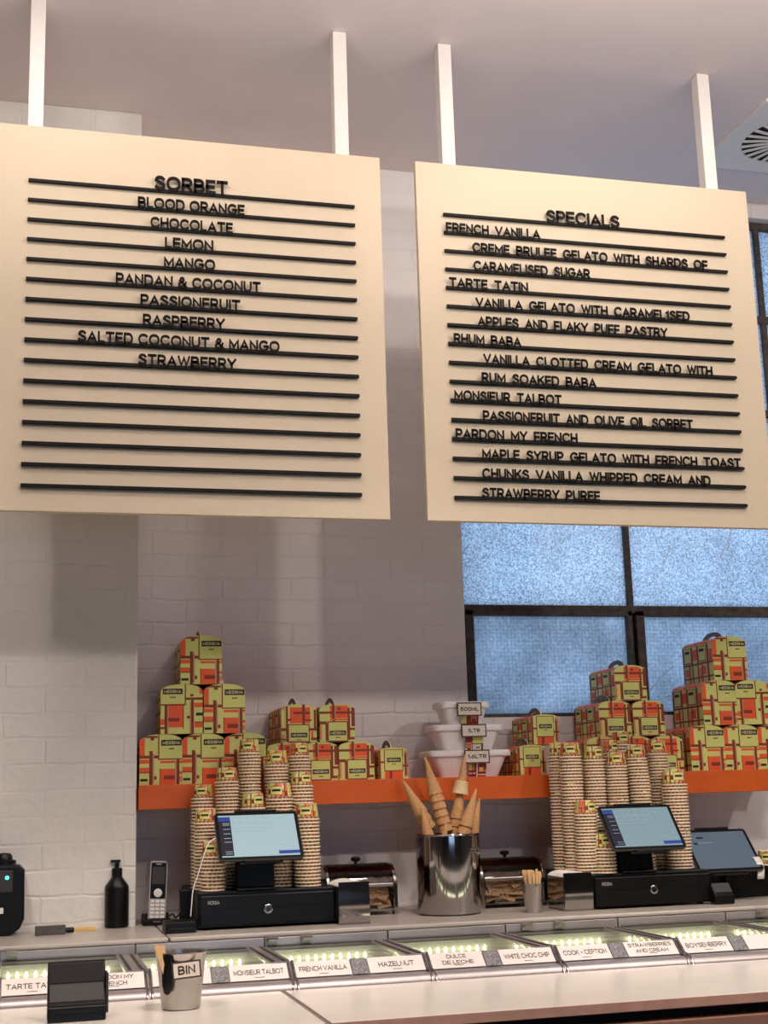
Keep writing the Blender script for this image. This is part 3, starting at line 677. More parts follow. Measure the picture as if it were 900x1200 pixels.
case = thing('gelato_display_case', 'long glass-topped gelato display case with lit interior and steel rail', 'display case', (0, 3.6, 0))
DIV = [-.740, -.391, -.042, .307, .656, 1.005, 1.354, 1.703, 2.052, 2.401, 2.75, 3.099]
oy = -3.6
for i in range(len(DIV)-1):      # grey back band, one plate per bay
    b = MB(); b.box(DIV[i]+.002, DIV[i+1]-.002, 3.858+oy, 3.871+oy, 1.150, 1.181); b.build('back_plate', DULLST, case, bevel=.001)
for x, y in ((14, 1112), (319, 1099), (359, 1096), (617, 1085), (655, 1082), (892, 1069)):
    p = atY(x, y, 3.85)
    b = MB(); b.prism([(3.857+oy, 1.184), (3.825+oy, 1.178), (3.825+oy, 1.174), (3.846+oy, 1.172), (3.848+oy, 1.163), (3.857+oy, 1.163)], 'x', p.x-.014, p.x+.014)
    b.build('lid_clip', BRUSH, case)
b = MB()   # body: inner lining trough and outer shell
b.box(DIV[0], DIV[-1], 3.840+oy, 3.857+oy, .92, 1.148); b.box(DIV[0], DIV[-1], 3.50+oy, 3.857+oy, .90, .92); b.box(DIV[0], DIV[-1], 3.50+oy, 3.515+oy, .92, 1.112)
b.build('case_lining', CASEIN, case)
b = MB(); b.box(DIV[0], DIV[-1], 3.42+oy, 3.865+oy, .15, .895); b.build('case_body', DULLST, case)
for i in range(len(DIV)-1):
    x0, x1 = DIV[i], DIV[i+1]
    b = MB(); b.box(x0-.050, x0+.004, 3.49+oy, 3.856+oy, 1.1485, 1.1575, 0)
    for q in (-.040, -.012): b.box(x0+q-.004, x0+q+.004, 3.495+oy, 3.854+oy, 1.1575, 1.1590, 1)
    b.build('lid_frame', [DULLST, DGREY], case)
    b = MB(); b.prism([(3.495+oy, 1.1490), (3.855+oy, 1.1530), (3.855+oy, 1.1570), (3.495+oy, 1.1530)], 'x', x0+.006, x1-.052)
    b.build('glass_lid', GLASS, case)
    b = MB(); b.box(x0+.006, x1-.052, 3.842+oy, 3.855+oy, 1.1571, 1.1600, 0); b.build('lid_edge_trim', DGREY, case)
    b = MB(); b.box(x0+.01, x1-.056, 3.833+oy, 3.840+oy, 1.114, 1.118, 0)
    n = 12
    for k in range(n):
        x = x0+.022+k*(x1-x0-.095)/(n-1)
        b.lathe([(.0012, -.005), (.0038, -.003), (.0042, .003), (.0030, .008), (.0008, .011)], 8, 1, (x, 3.832+oy, 1.122))
    b.build('led_strip', [CASEIN, LED], case, smooth=40)
for i in range(len(DIV)-1):
    area_l = bpy.data.lights.new('case_led_glow', 'AREA'); area_l.shape = 'RECTANGLE'; area_l.size = .28; area_l.size_y = .02; area_l.energy = .09; area_l.color = (1, .96, .76)
    ao = bpy.data.objects.new('case_led_glow', area_l); COL.objects.link(ao); ao.location = ((DIV[i]+DIV[i+1])/2-.02, 3.56, 1.10); ao.rotation_euler = (math.radians(95), 0, 0)
# sloped label channel and bullnose rail
CA, CB = (3.494, 1.1545), (3.452, 1.1195)      # top and bottom edge of the sloped label face (y, z)
b = MB(); b.prism([(CA[0]+oy, CA[1]-.003), (CB[0]+oy, CB[1]-.003), (CB[0]+oy, 1.0), (3.50+oy, 1.0), (3.505+oy, CA[1]-.003)], 'x', DIV[0], DIV[-1]); b.build('label_channel', DULLST, case)
prof = [(CB[0]+oy-.001, CB[1])]
for k in range(9):
    a = math.radians(80+100*k/8*1.0); prof.append((3.436+oy+.024*math.cos(a)-.004, 1.0945+.024*math.sin(a)))
prof += [(3.408+oy, 1.02), (CB[0]+oy-.001, 1.02)]
b = MB(); b.prism(prof, 'x', DIV[0], DIV[-1]); b.build('front_rail', DULLST, case, smooth=50)
sl = Vector((0, CB[0]-CA[0], CB[1]-CA[1])); nrm = Vector((0, -sl.z, sl.y)).normalized()
if nrm.y > 0: nrm = -nrm
def on_card(x, s_, lift): # s_ 0 at top .. 1 at bottom
    return Vector((x, CA[0], CA[1]))+sl*s_+nrm*lift
for x0 in DIV[:-1]:      # chrome divider hooks
    b = MB()
    path = [on_card(x0, -.05, .002), on_card(x0, .5, .003), on_card(x0, .95, .003), Vector((x0, 3.430, 1.1215)), Vector((x0, 3.4105, 1.108)), Vector((x0, 3.406, 1.099))]
    for q in (-.0055, .0055): b.tube([p+Vector((q, oy, 0)) for p in path], .0035, 6)
    b.build('label_divider', CHROME, case, smooth=60)
def card(x0, x1, lines, label, square=False):
    o = thing('flavour_card', label, 'flavour card', on_card((x0+x1)/2, 1, 0), 0, 'flavour cards along the gelato case'); c0 = on_card((x0+x1)/2, 1, 0)
    b = MB(); q = [on_card(x0, .04, .001), on_card(x1, .04, .001), on_card(x1, .97, .001), on_card(x0, .97, .001)]; q2 = [p+nrm*.0012 for p in q]
    q = [p-c0 for p in q]; q2 = [p-c0 for p in q2]
    b.face(q[::-1], 0); b.face(q2, 0)
    for k in range(4): b.face([q[k], q[(k+1) % 4], q2[(k+1) % 4], q2[k]], 0)
    b.build('card', SQUARE if square else CARDC, o)
    if lines:
        b = MB(); nl = len(lines); H = sl.length
        for k, ln in enumerate(lines):
            hh = .24 if nl > 1 else .30
            mid = .5 if nl == 1 else .28+.36*k
            wd = min((x1-x0)*.86, .0115*len(ln)*(1 if nl == 1 else .9)); xs_ = (x0+x1)/2-wd/2
            text_mesh(b, ln, lambda x, y, t: on_card(xs_+x, mid+hh/2-y/H, .0026)-c0, wd, hh*H, .17, 0, 0, .16)
        xm = (x0+x1)/2; b.face([on_card(xm-.012, .80, .0026)-c0, on_card(xm+.012, .80, .0026)-c0, on_card(xm+.012, .83, .0026)-c0, on_card(xm-.012, .83, .0026)-c0])
        b.build('card_lettering', SIGNB, o, recalc=False)
CT = [(['TARTE TATIN'], ['PARDON MY', 'FRENCH']), (None, ['MONSIEUR TALBOT']), (['FRENCH VANILLA'], ['HAZELNUT']), (['DULCE', 'DE LECHE'], ['WHITE CHOC CHIP']),
      (['COOK - CEPTION'], ['STRAWBERRIES', 'AND CREAM']), (['BOYSENBERRY'], None)]
for i, (l_, r_) in enumerate(CT):
    x0 = DIV[2+i]
    nm = lambda t_: ' '.join(t_).lower()
    card(x0+.010, x0+.150, l_, ('white flavour card reading '+nm(l_)+' on the gelato case') if l_ else 'blank white flavour card behind the metal bin bucket')
    card(x0+.153, x0+.193, None, 'small grey speckled card left of the '+(nm(r_) if r_ else 'rightmost blank')+' card', True)
    card(x0+.196, x0+.340, r_, ('white flavour card reading '+nm(r_)+' on the gelato case') if r_ else 'blank white flavour card at the right edge of the case')

ZF = 1.10
JX = .622
b = MB(); b.box(-2.0, JX-.006, 2.887, 3.404, ZF-.022, ZF, 1, 0); tag(b.build('counter_slab', [CTOP, PINKEDGE], bevel=.0015), 'white front counter slab under the card terminal and bin', 'counter top', 'front counter slabs')
b = MB(); b.box(JX+.006, 4.2, 2.887, 3.404, ZF-.022, ZF, 1, 0); tag(b.build('counter_slab', [CTOP, PINKEDGE], bevel=.0015), 'long empty white front counter slab with pink edge', 'counter top', 'front counter slabs')
b = MB(); b.box(JX-.0055, JX+.0055, 2.892, 3.402, ZF-.02, ZF-.003); tag(b.build('joint_strip', MGREY), 'grey strip filling the joint between the two counter slabs', 'strip')
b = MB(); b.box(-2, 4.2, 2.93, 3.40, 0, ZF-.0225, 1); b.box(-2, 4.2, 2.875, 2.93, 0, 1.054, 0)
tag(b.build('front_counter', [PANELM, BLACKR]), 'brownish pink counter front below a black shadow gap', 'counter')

# ---- bin bucket
p = atZ(212, 1185, ZF); BXc = Vector((p.x*(p.y+.043)/p.y, p.y+.043, ZF+.0003))
t = thing('metal_bucket', 'small metal bucket with a BIN sign on the white counter', 'bucket', BXc)
b = MB(); b.lathe([(.040, 0), (.0425, .002), (.0495, .060), (.0565, .118), (.0595, .1215), (.0590, .1235), (.0555, .121), (.0480, .060), (.0405, .004)], 40, 0, cap1=True)
b.build('pail', BRUSH, t, smooth=40)
Mx = Matrix.Rotation(math.radians(3), 4, 'Y')
b = MB(); b.M = Matrix.Translation((.006, -.0575, .088)) @ Matrix.Rotation(math.radians(-4), 4, 'Y') @ Matrix.Rotation(math.radians(-6), 4, 'X')
cw, ch = .064, .037
b.box(-cw/2, cw/2, 0, .002, -ch/2, ch/2, 1); e = .0035
b.face([(-cw/2+e, -.0005, -ch/2+e), (cw/2-e, -.0005, -ch/2+e), (cw/2-e, -.0005, ch/2-e), (-cw/2+e, -.0005, ch/2-e)], 0)
text_mesh(b, 'BIN', lambda x, y, q: (-.019+x, -.001, -.0095+y), .038, .019, .2, 0, 1, .2)
o = b.build('bin_sign', [SIGNC, SIGNB], t, recalc=False); o['label'] = 'pink card with brown border reading bin'
b = MB(); b.M = Matrix.Translation((-.034, -.0455, .080)) @ Matrix.Rotation(math.radians(-33), 4, 'Z') @ Matrix.Rotation(math.radians(-5), 4, 'X')
b.lathe([(.002, -.044), (.008, -.040), (.0125, -.025), (.0145, 0), (.0145, .025), (.0135, .041), (.0115, .041), (.012, .02), (.010, -.02), (.002, -.035)], 18, 0, sy=.55)
o = b.build('stick_pouch', BLK, t, smooth=50); o['label'] = 'black oval pouch on the side'
def stick(name, p0, p1, wd, th, m_, label, group, cat='stick'):
    """flat stick with round ends from p0 to p1"""
    p0, p1 = Vector(p0), Vector(p1); d = p1-p0; L_ = d.length
    pl = [(-wd/2, 0), (wd/2, 0)]
    top_ = [(wd/2*math.cos(PI*k/6), L_-wd/2+wd/2*math.sin(PI*k/6)) for k in range(7)]
    b = MB(); b.prism([(-wd*.36, 0), (wd*.36, 0)]+[(wd*.36, L_*.45)]+top_+[(-wd*.36, L_*.45)], 'y', -th/2, th/2)
    o = b.build(name, m_); o.location = p0
    zz = d.normalized(); yy = zz.cross(Vector((1, 0, 0))).normalized(); xx = yy.cross(zz)
    o.rotation_mode = 'QUATERNION'; o.rotation_quaternion = Matrix((xx, yy, zz)).transposed().to_quaternion()
    return tag(o, label, cat, group)
for k, (px, py, lb) in enumerate(((183.5, 1107, 'left wooden paddle stick poking up from the bin bucket'), (189.5, 1107, 'second wooden paddle stick poking up from the bin bucket'))):
    tp = atY(px, py, BXc.y-.046+.010*k); bt = BXc+Vector((-.0345+.003*k, -.046+.001*k, .062))
    stick('wooden_stick', bt, tp, .012, .0018, STICKM, lb, 'used sticks at the bin bucket')
tp = atY(199, 1117, BXc.y); stick('wooden_stick', BXc+Vector((-.014, .0, .006)), tp, .010, .0018, PINK, 'pinkish stick lying inside the bin bucket', 'used sticks at the bin bucket')

# ---- payment terminal seen from the customer side
p = atZ(90, 1198, ZF)
t = thing('payment_terminal', 'black payment terminal standing on the white front counter', 'payment terminal', (p.x, p.y+.004, ZF+.0003))
prof = [(0, 0), (0, .006), (.003, .030), (.010, .033), (.030, .074), (.052, .116), (.058, .119), (.064, .116), (.085, .004), (.085, 0)]
W_ = .061
b = MB(); b.prism([(q[0], q[1]) for q in prof], 'x', -W_, W_); b.build('terminal_body', BLK, t, bevel=.004, seg=3)
b = MB(); b.prism([(.0135, .0395), (.0300, .0735), (.0285, .0742), (.012, .0402)], 'x', -W_+.004, W_-.004); b.build('front_panel', DGREY, t, bevel=.0006)
b = MB(); b.prism([(.0315, .0765), (.0505, .1125), (.0492, .1133), (.0302, .0772)], 'x', -W_+.004, W_-.004); b.build('screen', BLACKR, t)
b = MB(); b.prism([(.0005, .017), (-.0006, .018), (.0008, .023), (.0018, .023)], 'x', -.042, .042); b.build('card_slot', BLACKR, t)
b = MB(); b.box(W_+.0002, W_+.006, .018, .06, .012, .095); b.build('side_strip', DGREY, t, bevel=.002)

# ================================================================== things on the back worktop
def drawer_unit(label, px0, px1, lab):
    a = atY(px0, 1080, 4.0).x; c = atY(px1, 1080, 4.0).x; w = c-a
    t = thing('cash_drawer', label, 'cash drawer', ((a+c)/2, 4.0, ZC+.0003), 0, 'black cash drawers')
    b = MB(); b.box(-w/2, w/2, .012, .42, .006, .104); b.build('drawer_case', BLK, t, bevel=.003)
    b = MB(); b.box(-w/2+.006, w/2-.006, 0, .0115, .012, .094); b.build('drawer_front', BLK, t, bevel=.003)
    b = MB(); b.box(-w/2+.03, w/2-.03, -.001, .0, .056, .0585); b.build('slot', BLKG, t)
    b = MB(); b.M = Matrix.Translation((0, 0, .052)) @ Matrix.Rotation(PI/2, 4, 'X')
    b.lathe([(.013, -.001), (.0135, .003), (.011, .005), (.0085, .005), (.008, .003)], 24, 0); b.build('lock', CHROME, t, smooth=40)
    b = MB(); b.box(-.0012, .0012, -.0038, -.0032, .047, .057); b.build('key_slot', BLACKR, t)
    b = MB(); text_mesh(b, 'KOGA', lambda x, y, q: (-w/2+.028+x, -.0008, .070+y), .033, .010, .22, 0, 0, .14); b.build('maker_lettering', LGREY, t, recalc=False)
    for sx in (-1, 1):
        for y in (.03, .38):
            b = MB(); b.lathe([(.010, 0), (.010, .006)], 12, 0, (sx*(w/2-.03), y, 0)); b.build('foot', BLACKR, t)
    return (a+c)/2
DX1 = drawer_unit('black cash drawer on the worktop under the left tablet', 232, 395, 0)
DX2 = drawer_unit('black cash drawer on the worktop under the right tablet', 698, 838, 0)
ZD = ZC+.0003+.1042

def tablet(label, corners_c, Yc, tilt, w, h, screen, ui, cable_side=0, yaw=0):
    """tablet centred where the photo shows it, leaning back by tilt from upright"""
    c = atY(*corners_c, Yc)
    t = thing('tablet', label, 'tablet', c); t.rotation_euler = (-tilt, 0, yaw)   # local: x right, z up the screen, -y out of the screen
    b = MB(); loft(b, [(rrect(w, h, .012, 5), 0), (rrect(w, h, .012, 5), .008)]); 
    b.v = [(p[0], -.004+p[2]*1.0, p[1]) for p in b.v]
    b.build('tablet_body', DGREY, t, bevel=.0015)
    b = MB(); loft(b, [(rrect(w-.004, h-.004, .011, 5), 0), (rrect(w-.004, h-.004, .011, 5), .0008)]); b.v = [(p[0], -.0046+p[2], p[1]) for p in b.v]
    b.build('bezel', BLKG, t)
    sw, sh = w-.022, h-.022
    b = MB(); y = -.0050
    def Q(u0, u1, v0, v1, mi, lift=.0): b.face([(-sw/2+u0*sw, y-lift, -sh/2+v0*sh), (-sw/2+u1*sw, y-lift, -sh/2+v0*sh), (-sw/2+u1*sw, y-lift, -sh/2+v1*sh), (-sw/2+u0*sw, y-lift, -sh/2+v1*sh)], mi)
    Q(0, 1, 0, 1, 0)
    if ui:
        Q(0, .155, .03, .965, 1, .0002); Q(.0, .155, .86, .955, 2, .0003); Q(.73, 1, .04, .12, 2, .0002)
        for k, v_ in enumerate((.80, .76, .66, .55, .44, .35, .12, .07)): Q(.05, .14, v_, v_+.012, 0, .0003)
        for r_ in range(2):
            for k in range(5):
                u0 = .18+k*.105; v0 = .82-r_*.15
                Q(u0, u0+.095, v0, v0+.008, 3, .0002); Q(u0, u0+.095, v0+.12, v0+.128, 3, .0002); Q(u0, u0+.004, v0, v0+.128, 3, .0002); Q(u0+.091, u0+.095, v0, v0+.128, 3, .0002)
        Q(.18, .58, .60, .61, 3, .0002); Q(.62, .66, .9, .91, 3, .0002); Q(.72, .84, .87, .88, 3, .0002); Q(.72, .82, .25, .26, 3, .0002); Q(.88, .98, .19, .2, 3, .0002)
    else:
        Q(.16, .28, .82, .87, 1, .0002); Q(.02, .08, .84, .85, 3, .0002); Q(.08, .14, .66, .72, 1, .0002); Q(.15, .4, .70, .71, 3, .0002)
    b.build('screen', [screen, SBAR, SBLUE, SLINE], t, recalc=False)
    return t, c
def stand(label, X, Yb, zb, c, tilt, hgt, bw=.055):
    t = thing('tablet_stand', label, 'tablet stand', (X, Yb, zb), 0, 'black tablet stands')
    b = MB(); b.box(-bw*1.05, bw*1.05, -.045, .045, 0, .006); b.build('base_plate', BLK, t, bevel=.002)
    b = MB(); b.prism([(-.030, .0065), (.030, .0065), (.020, .06), (.004, c.z-zb-.016), (-.014, c.z-zb-.016), (-.022, .06)], 'x', -bw, bw); b.build('column', BLK, t, bevel=.004)
    b = MB(); rel = c-Vector((X, Yb, zb)); b.M = Matrix.Translation(rel) @ Matrix.Rotation(-tilt, 4, 'X')
    b.box(-.062, .062, .0045, .0095, -hgt/2-.006, hgt/2+.006)
    b.box(-.062, .062, -.007, .0095, hgt/2+.0012, hgt/2+.006); b.box(-.05, .05, -.007, .0095, -hgt/2-.006, -hgt/2-.0012)
    b.build('cradle', BLK, t, bevel=.001)
TILT = math.radians(40)
tb1, c1 = tablet('tablet with bright till screen on the left stand, white cable at its side', (303, 980), 3.985, TILT, .245, .170, SCREEN, True)
stand('black stand holding the left tablet on the left cash drawer', c1.x-.003, 4.05, ZD, c1, TILT, .170)
tb2, c2 = tablet('tablet with dim till screen on the right stand before the tall cup stacks', (751.5, 970), 3.985, TILT, .245, .170, SCREENM, True)
stand('black stand holding the right tablet on the right cash drawer', c2.x-.004, 4.05, ZD, c2, TILT, .170)
tb3, c3 = tablet('rightmost tablet with blue-grey screen above the black receipt printer', (845.5, 997), 4.10, math.radians(42), .232, .170, SCREEND, False)
b3 = Vector((c3.x+.075, 4.19, ZC+.0003))
t = thing('tablet_stand', 'black block stand under the rightmost tablet, behind the receipt printer', 'tablet stand', b3, 0, 'black tablet stands')
b = MB(); b.box(-.030, .16, -.02, .14, 0, .100); b.build('base_plate', BLK, t, bevel=.004)
b = MB(); rel = c3-b3; b.M = Matrix.Translation(rel) @ Matrix.Rotation(-math.radians(42), 4, 'X'); b.box(-.062, .062, .0045, .0095, -.090, .092); b.box(-.06, .06, -.007, .0095, .0863, .092); b.box(-.05, .05, .0096, .05, -.06, -.02); b.build('cradle', BLK, t, bevel=.001)

# receipt printer and its neighbours
p = atZ(855, 1052, ZC)
t = thing('receipt_printer', 'black receipt printer with small white lettering under the rightmost tablet', 'printer', (p.x-.004, p.y+.004, ZC+.0003))
b = MB(); b.box(-.048, .040, .0, .075, .004, .104); b.build('printer_body', BLK, t, bevel=.006)
b = MB(); b.box(-.046, .038, -.004, .0, .006, .015); b.build('base_lip', BLK, t, bevel=.001)
b = MB(); text_mesh(b, 'EPSON', lambda x, y, q: (-.004+x, -.0008, .078+y), .026, .006, .22, 0, 0, .16); b.build('maker_lettering', MGREY, t, recalc=False)
p = atZ(850, 1060, ZC)
t = thing('card_reader_dock', 'low black block right of the right cash drawer', 'dock', (p.x, p.y+.002, ZC+.0003))
b = MB(); b.prism([(0, 0), (0, .026), (.008, .034), (.030, .062), (.040, .062), (.040, 0)], 'x', -.030, .036); b.build('dock_body', BLK, t, bevel=.005)
b = MB(); b.prism([(.0085, .0355), (.0285, .061), (.027, .062), (.0075, .0365)], 'x', -.026, .032); b.build('dock_face', DGREY, t)
p = atY(888, 1012, 4.06); b = MB(); pts = [atY(881, 1004, 4.09), atY(886, 1004, 4.07), atY(890, 1010, 4.055), atY(892, 1020, 4.05), atY(891.5, 1030, 4.052)]
for i in range(len(pts)-1):
    a, c = pts[i], pts[i+1]; b.face([a-Vector((.012, 0, .0)), a+Vector((.012, .0, 0)), c+Vector((.012, 0, 0)), c-Vector((.012, 0, 0))])
o = b.build('receipt_strip', NAPK, smooth=60); md = o.modifiers.new('paper', 'SOLIDIFY'); md.thickness = .0006
tag(o, 'curled white receipt strip hanging by the rightmost tablet', 'receipt')

# ---- cups -------------------------------------------------------------------
def cup_mesh(name, R, h):
    """upturned paper cup: rolled rim at the bottom, printed wall, recessed base at the top"""
    rt = R*.80
    b = MB(); rnd = random.Random(11)
    rects = []
    for k in range(8):
        u = k/8; rects += [(u, u+.125, 0, 1, rnd.choice((0, 4, 1, 0)))]
        rects += [(u, u+.018, 0, 1, 2)]
        v0 = rnd.choice((.18, .3)); rects += [(u+.018, u+.075, v0, v0+.26, rnd.choice((1, 8, 4))), (u+.02, u+.125, v0+.26, v0+.32, 2), (u+.07, u+.085, .02, .5, 2), (u+.09, u+.118, .06, .16, 5), (u+.09, u+.12, .62, .9, rnd.choice((0, 7, 1)))]
        rects += [(u+.03, u+.05, .05, .12, 5)]
    for u in (.06, .56):
        rects += [(u-.005, u+.165, .24, .84, 2), (u, u+.16, .28, .80, 0), (u+.02, u+.14, .48, .63, 5)]
    for u in (.30, .80):
        rects += [(u-.005, u+.105, .0, 1, 2), (u, u+.1, .0, 1, 0)]+[(u+.04, u+.06, v_, v_+.07, 5) for v_ in (.2, .4, .6, .8)]
    rects += [(0, 1, 0, .14, 10)]  # exposed band: tan print, deepened for the shade under the rim above
    for k in range(17): rects += [(k/17, k/17+rnd.choice((.018, .03, .024)), .01, .135, rnd.choice((2, 2, 8, 5, 2)))]
    rects = [(r[0], min(r[1], 1), r[2], min(r[3], 1), r[4]) for r in rects]
    z0 = .0045
    P = lambda u, v_: ((R-.0022+(rt-R+.0022)*v_)*math.cos(2*PI*u), (R-.0022+(rt-R+.0022)*v_)*math.sin(2*PI*u), z0+v_*(h-z0))
    mosaic(b, P, 0, rects, [k/28 for k in range(28)])
    b.lathe([(rt, h), (rt-.0015, h+.0006), (rt-.003, h), (rt-.0035, h-.004), (.002, h-.004)], 28, 7, cap0=False)
    b.lathe([(R-.004, .0008), (R-.0015, 0), (R+.0010, .0010), (R+.0016, .0024), (R+.0010, .0040), (R-.0022, .0048)], 28, 9, cap0=False, cap1=False)
    me = b.build(name, PM+[CUPW, CUPT], None, smooth=45, recalc=False)
    return me
PITCH_C = .0098
CUPS = {}
def cup_proto(R, h):
    k = (R, h)
    if k not in CUPS: CUPS[k] = cup_mesh('paper_cup', R, h); CUPS[k]['_used'] = 0
    return CUPS[k]
ORD = ['top', 'second', 'third', 'fourth', 'fifth', 'sixth', 'seventh', 'eighth', 'ninth', 'tenth', 'eleventh', 'twelfth', 'thirteenth', 'fourteenth', 'fifteenth', 'sixteenth', 'seventeenth', 'eighteenth', 'nineteenth']
def ordinal(n):
    if n < 19: return ORD[n]
    t_, u_ = divmod(n+1, 10); tens = {2: 'twent', 3: 'thirt', 4: 'fort', 5: 'fift'}[t_]
    return tens+'ieth' if u_ == 0 else tens+'y '+['first', 'second', 'third', 'fourth', 'fifth', 'sixth', 'seventh', 'eighth', 'ninth'][u_-1]
STACKS = [  # (centre px, top px, depth, rim radius, height, description)
 (237, 920, 4.195, .034, .043, 'leftmost low stack at the back'), (241.5, 948, 4.122, .035, .044, 'stack second from left, below orange shelf'),
 (249.5, 986, 4.048, .036, .046, 'short front stack crossed by white cable'), (266, 900, 4.165, .035, .044, 'stack left of the tallest left stack'),
 (292, 867, 4.205, .034, .044, 'tallest left stack before the box pyramid'), (296.5, 930, 4.130, .037, .046, 'stack straight behind the left tablet'),
 (324, 880, 4.200, .036, .047, 'back stack above right half of left tablet'), (327, 918, 4.122, .041, .050, 'wide stack behind right half of left tablet'),
 (350.5, 871, 4.206, .034, .043, 'tall back stack beside medium boxes'), (353, 905, 4.136, .035, .044, 'middle stack at right of left group'), (359, 942, 4.062, .038, .047, 'front stack right of left tablet'),
 (654, 871, 4.195, .035, .046, 'leftmost stack of right group, beside small boxes'), (667.5, 871, 4.120, .035, .046, 'second stack of right group'),
 (694.5, 875, 4.130, .034, .046, 'third tall stack of right group'), (713, 868, 4.205, .033, .045, 'back stack between third and fourth tall stacks'),
 (721, 882, 4.118, .034, .046, 'fourth tall stack above right tablet'), (727, 858, 4.212, .033, .045, 'highest back stack under medium boxes'), (746.5, 873, 4.122, .034, .046, 'slightly tilted stack above right tablet'),
 (769, 868, 4.170, .034, .046, 'tall stack left of the half-seen medium box'), (789, 902, 4.095, .040, .050, 'wide front stack right of right tablet'),
 (685, 938, 4.058, .036, .047, 'front stack ending left of right tablet'), (706.5, 977, 4.040, .037, .047, 'short stack touching the right tablet stand')]
rest = MB()
allcups = []
for si, (px, py, Y, R, h, desc) in enumerate(STACKS):
    top_ = atY(px, py, Y); n = max(1, int(round((top_.z-ZD-.0005-h)/PITCH_C))+1); pr = cup_proto(R, h)
    pitch = (top_.z-ZD-.0005-h)/max(1, n-1); rr = random.Random(si)
    zb = 0
    for k in range(n):          # k = 0: top cup
        x = top_.x+rr.uniform(-.0008, .0008); y = Y+rr.uniform(-.0008, .0008); z = ZD+.0005+(n-1-k)*pitch
        rz = rr.uniform(0, 6.28)
        if k == 0: rz = -PI/2 - 2*PI*(.14 if si % 2 else .64) + rr.uniform(-.5, .5)
        if desc.startswith('slightly') and k < 9: x += -.0016*(9-k)*.5
        allcups.append((si, k, n, (x, y, z), rz, pr, desc))
# cups that show largest, per stack, counted from the top; the others are hidden almost wholly behind them
SHOWN = {0: [(0, 3)], 1: [(0, 11), (18, 19)], 2: [(0, 9)], 3: [(0, 9), (25, 31)], 4: [(0, 12)], 5: [(0, 0)], 6: [(0, 5)], 7: [(0, 3), (18, 25)], 8: [(0, 5)], 9: [(0, 5)], 10: [(0, 19)], 11: [(0, 11), (13, 35)], 12: [(0, 35)], 13: [(0, 15)], 14: [(0, 0)], 15: [(0, 12)], 16: [(0, 2)], 17: [(0, 14)], 18: [(0, 16), (33, 35), (37, 37)], 19: [(0, 15), (17, 17), (20, 26)], 20: [(0, 18)], 21: [(0, 7)]}
VIS = {(i, k) for i, rs in SHOWN.items() for a, c in rs for k in range(a, c+1)}
for si, k, n, loc, rz, pr, desc in allcups:
    if VIS is not None and (si, k) not in VIS:
        mt = Matrix.Translation(loc) @ Matrix.Rotation(rz, 4, 'Z'); base_i = len(rest.v)
        rest.v += [tuple(mt @ v_.co) for v_ in pr.data.vertices]
        for pl in pr.data.polygons: rest.f.append([base_i+i for i in pl.vertices]); rest.m.append(pl.material_index)
        continue
    if not pr['_used']: o = pr; pr['_used'] = 1
    else: o = pr.copy(); COL.objects.link(o)
    o.location = loc; o.rotation_euler = (0, 0, rz); o.name = 'paper_cup'
    if '_used' in o and o is not pr: del o['_used']
    tag(o, 'paper cup, '+ordinal(k)+' from top of the '+desc if k else 'paper cup topping the '+desc, 'paper cup', 'paper cups stacked on the cash drawers')
for pr in list(CUPS.values()):
    if not pr['_used']: bpy.data.objects.remove(pr)
    else: del pr['_used']
if rest.v:
    o = rest.build('stacked_paper_cups', PM+[CUPW, CUPT], None, smooth=45, recalc=False)
    tag(o, 'hidden remainder of the stacked patterned paper cups behind tablets and front stacks', 'paper cups', None, 'stuff')

# ---- steel pot and cones
p = atZ(529, 1074, ZC); PR = .0985
PC = Vector((p.x*(p.y+PR*.97)/p.y-.004, p.y+PR*.97, ZC+.0003))
t = thing('steel_pot', 'tall polished steel pot full of ice cream cones on the worktop', 'pot', PC)
PH = .238
b = MB(); b.lathe([(PR-.012, 0), (PR-.003, .004), (PR, .014), (PR, PH-.006), (PR+.003, PH-.003), (PR+.002, PH), (PR-.002, PH-.002), (PR-.0035, PH-.02), (PR-.0035, .012), (PR-.02, .006)], 56, 0)
b.build('pot_body', CHROME, t, smooth=40)
b = MB(); a = math.radians(-52)
hx, hy = math.cos(a), math.sin(a)
b.M = Matrix.Translation((hx*PR, hy*PR, PH*.78)) @ Matrix.Rotation(a, 4, 'Z') @ Matrix.Rotation(PI/2, 4, 'Y')
b.lathe([(.008, 0), (.008, .006), (.011, .010), (.010, .014), (.004, .0155)], 18); b.build('side_knob', CHROME, t, smooth=40)
CL, CR = .118, .0235
def cone_mesh(name, L_, R, collar):
    b = MB()
    if collar: prof = [(.0015, L_), (.004, L_-.002), (R*.60, L_*.38), (R*.66, L_*.33), (R*.98, L_*.30), (R*1.02, L_*.16), (R*1.2, 0), (R*1.08, .001), (R*.6, L_*.3), (.0012, L_*.92)]; mis = [0, 0, 0, 1, 1, 1, 1, 1, 0]
    else: prof = [(.0015, L_), (.0035, L_-.003), (R*.98, .004), (R, 0), (R*.93, .0005), (.0012, L_*.93)]; mis = None
    b.lathe(prof, 24, 0, mis=mis); return b.build(name, [CONE, CONEL], None, smooth=40)
cone0 = cone_mesh('wafer_cone', CL, CR, False); cone1 = cone_mesh('wafer_cone', CL*1.02, CR*.92, True); used = set()
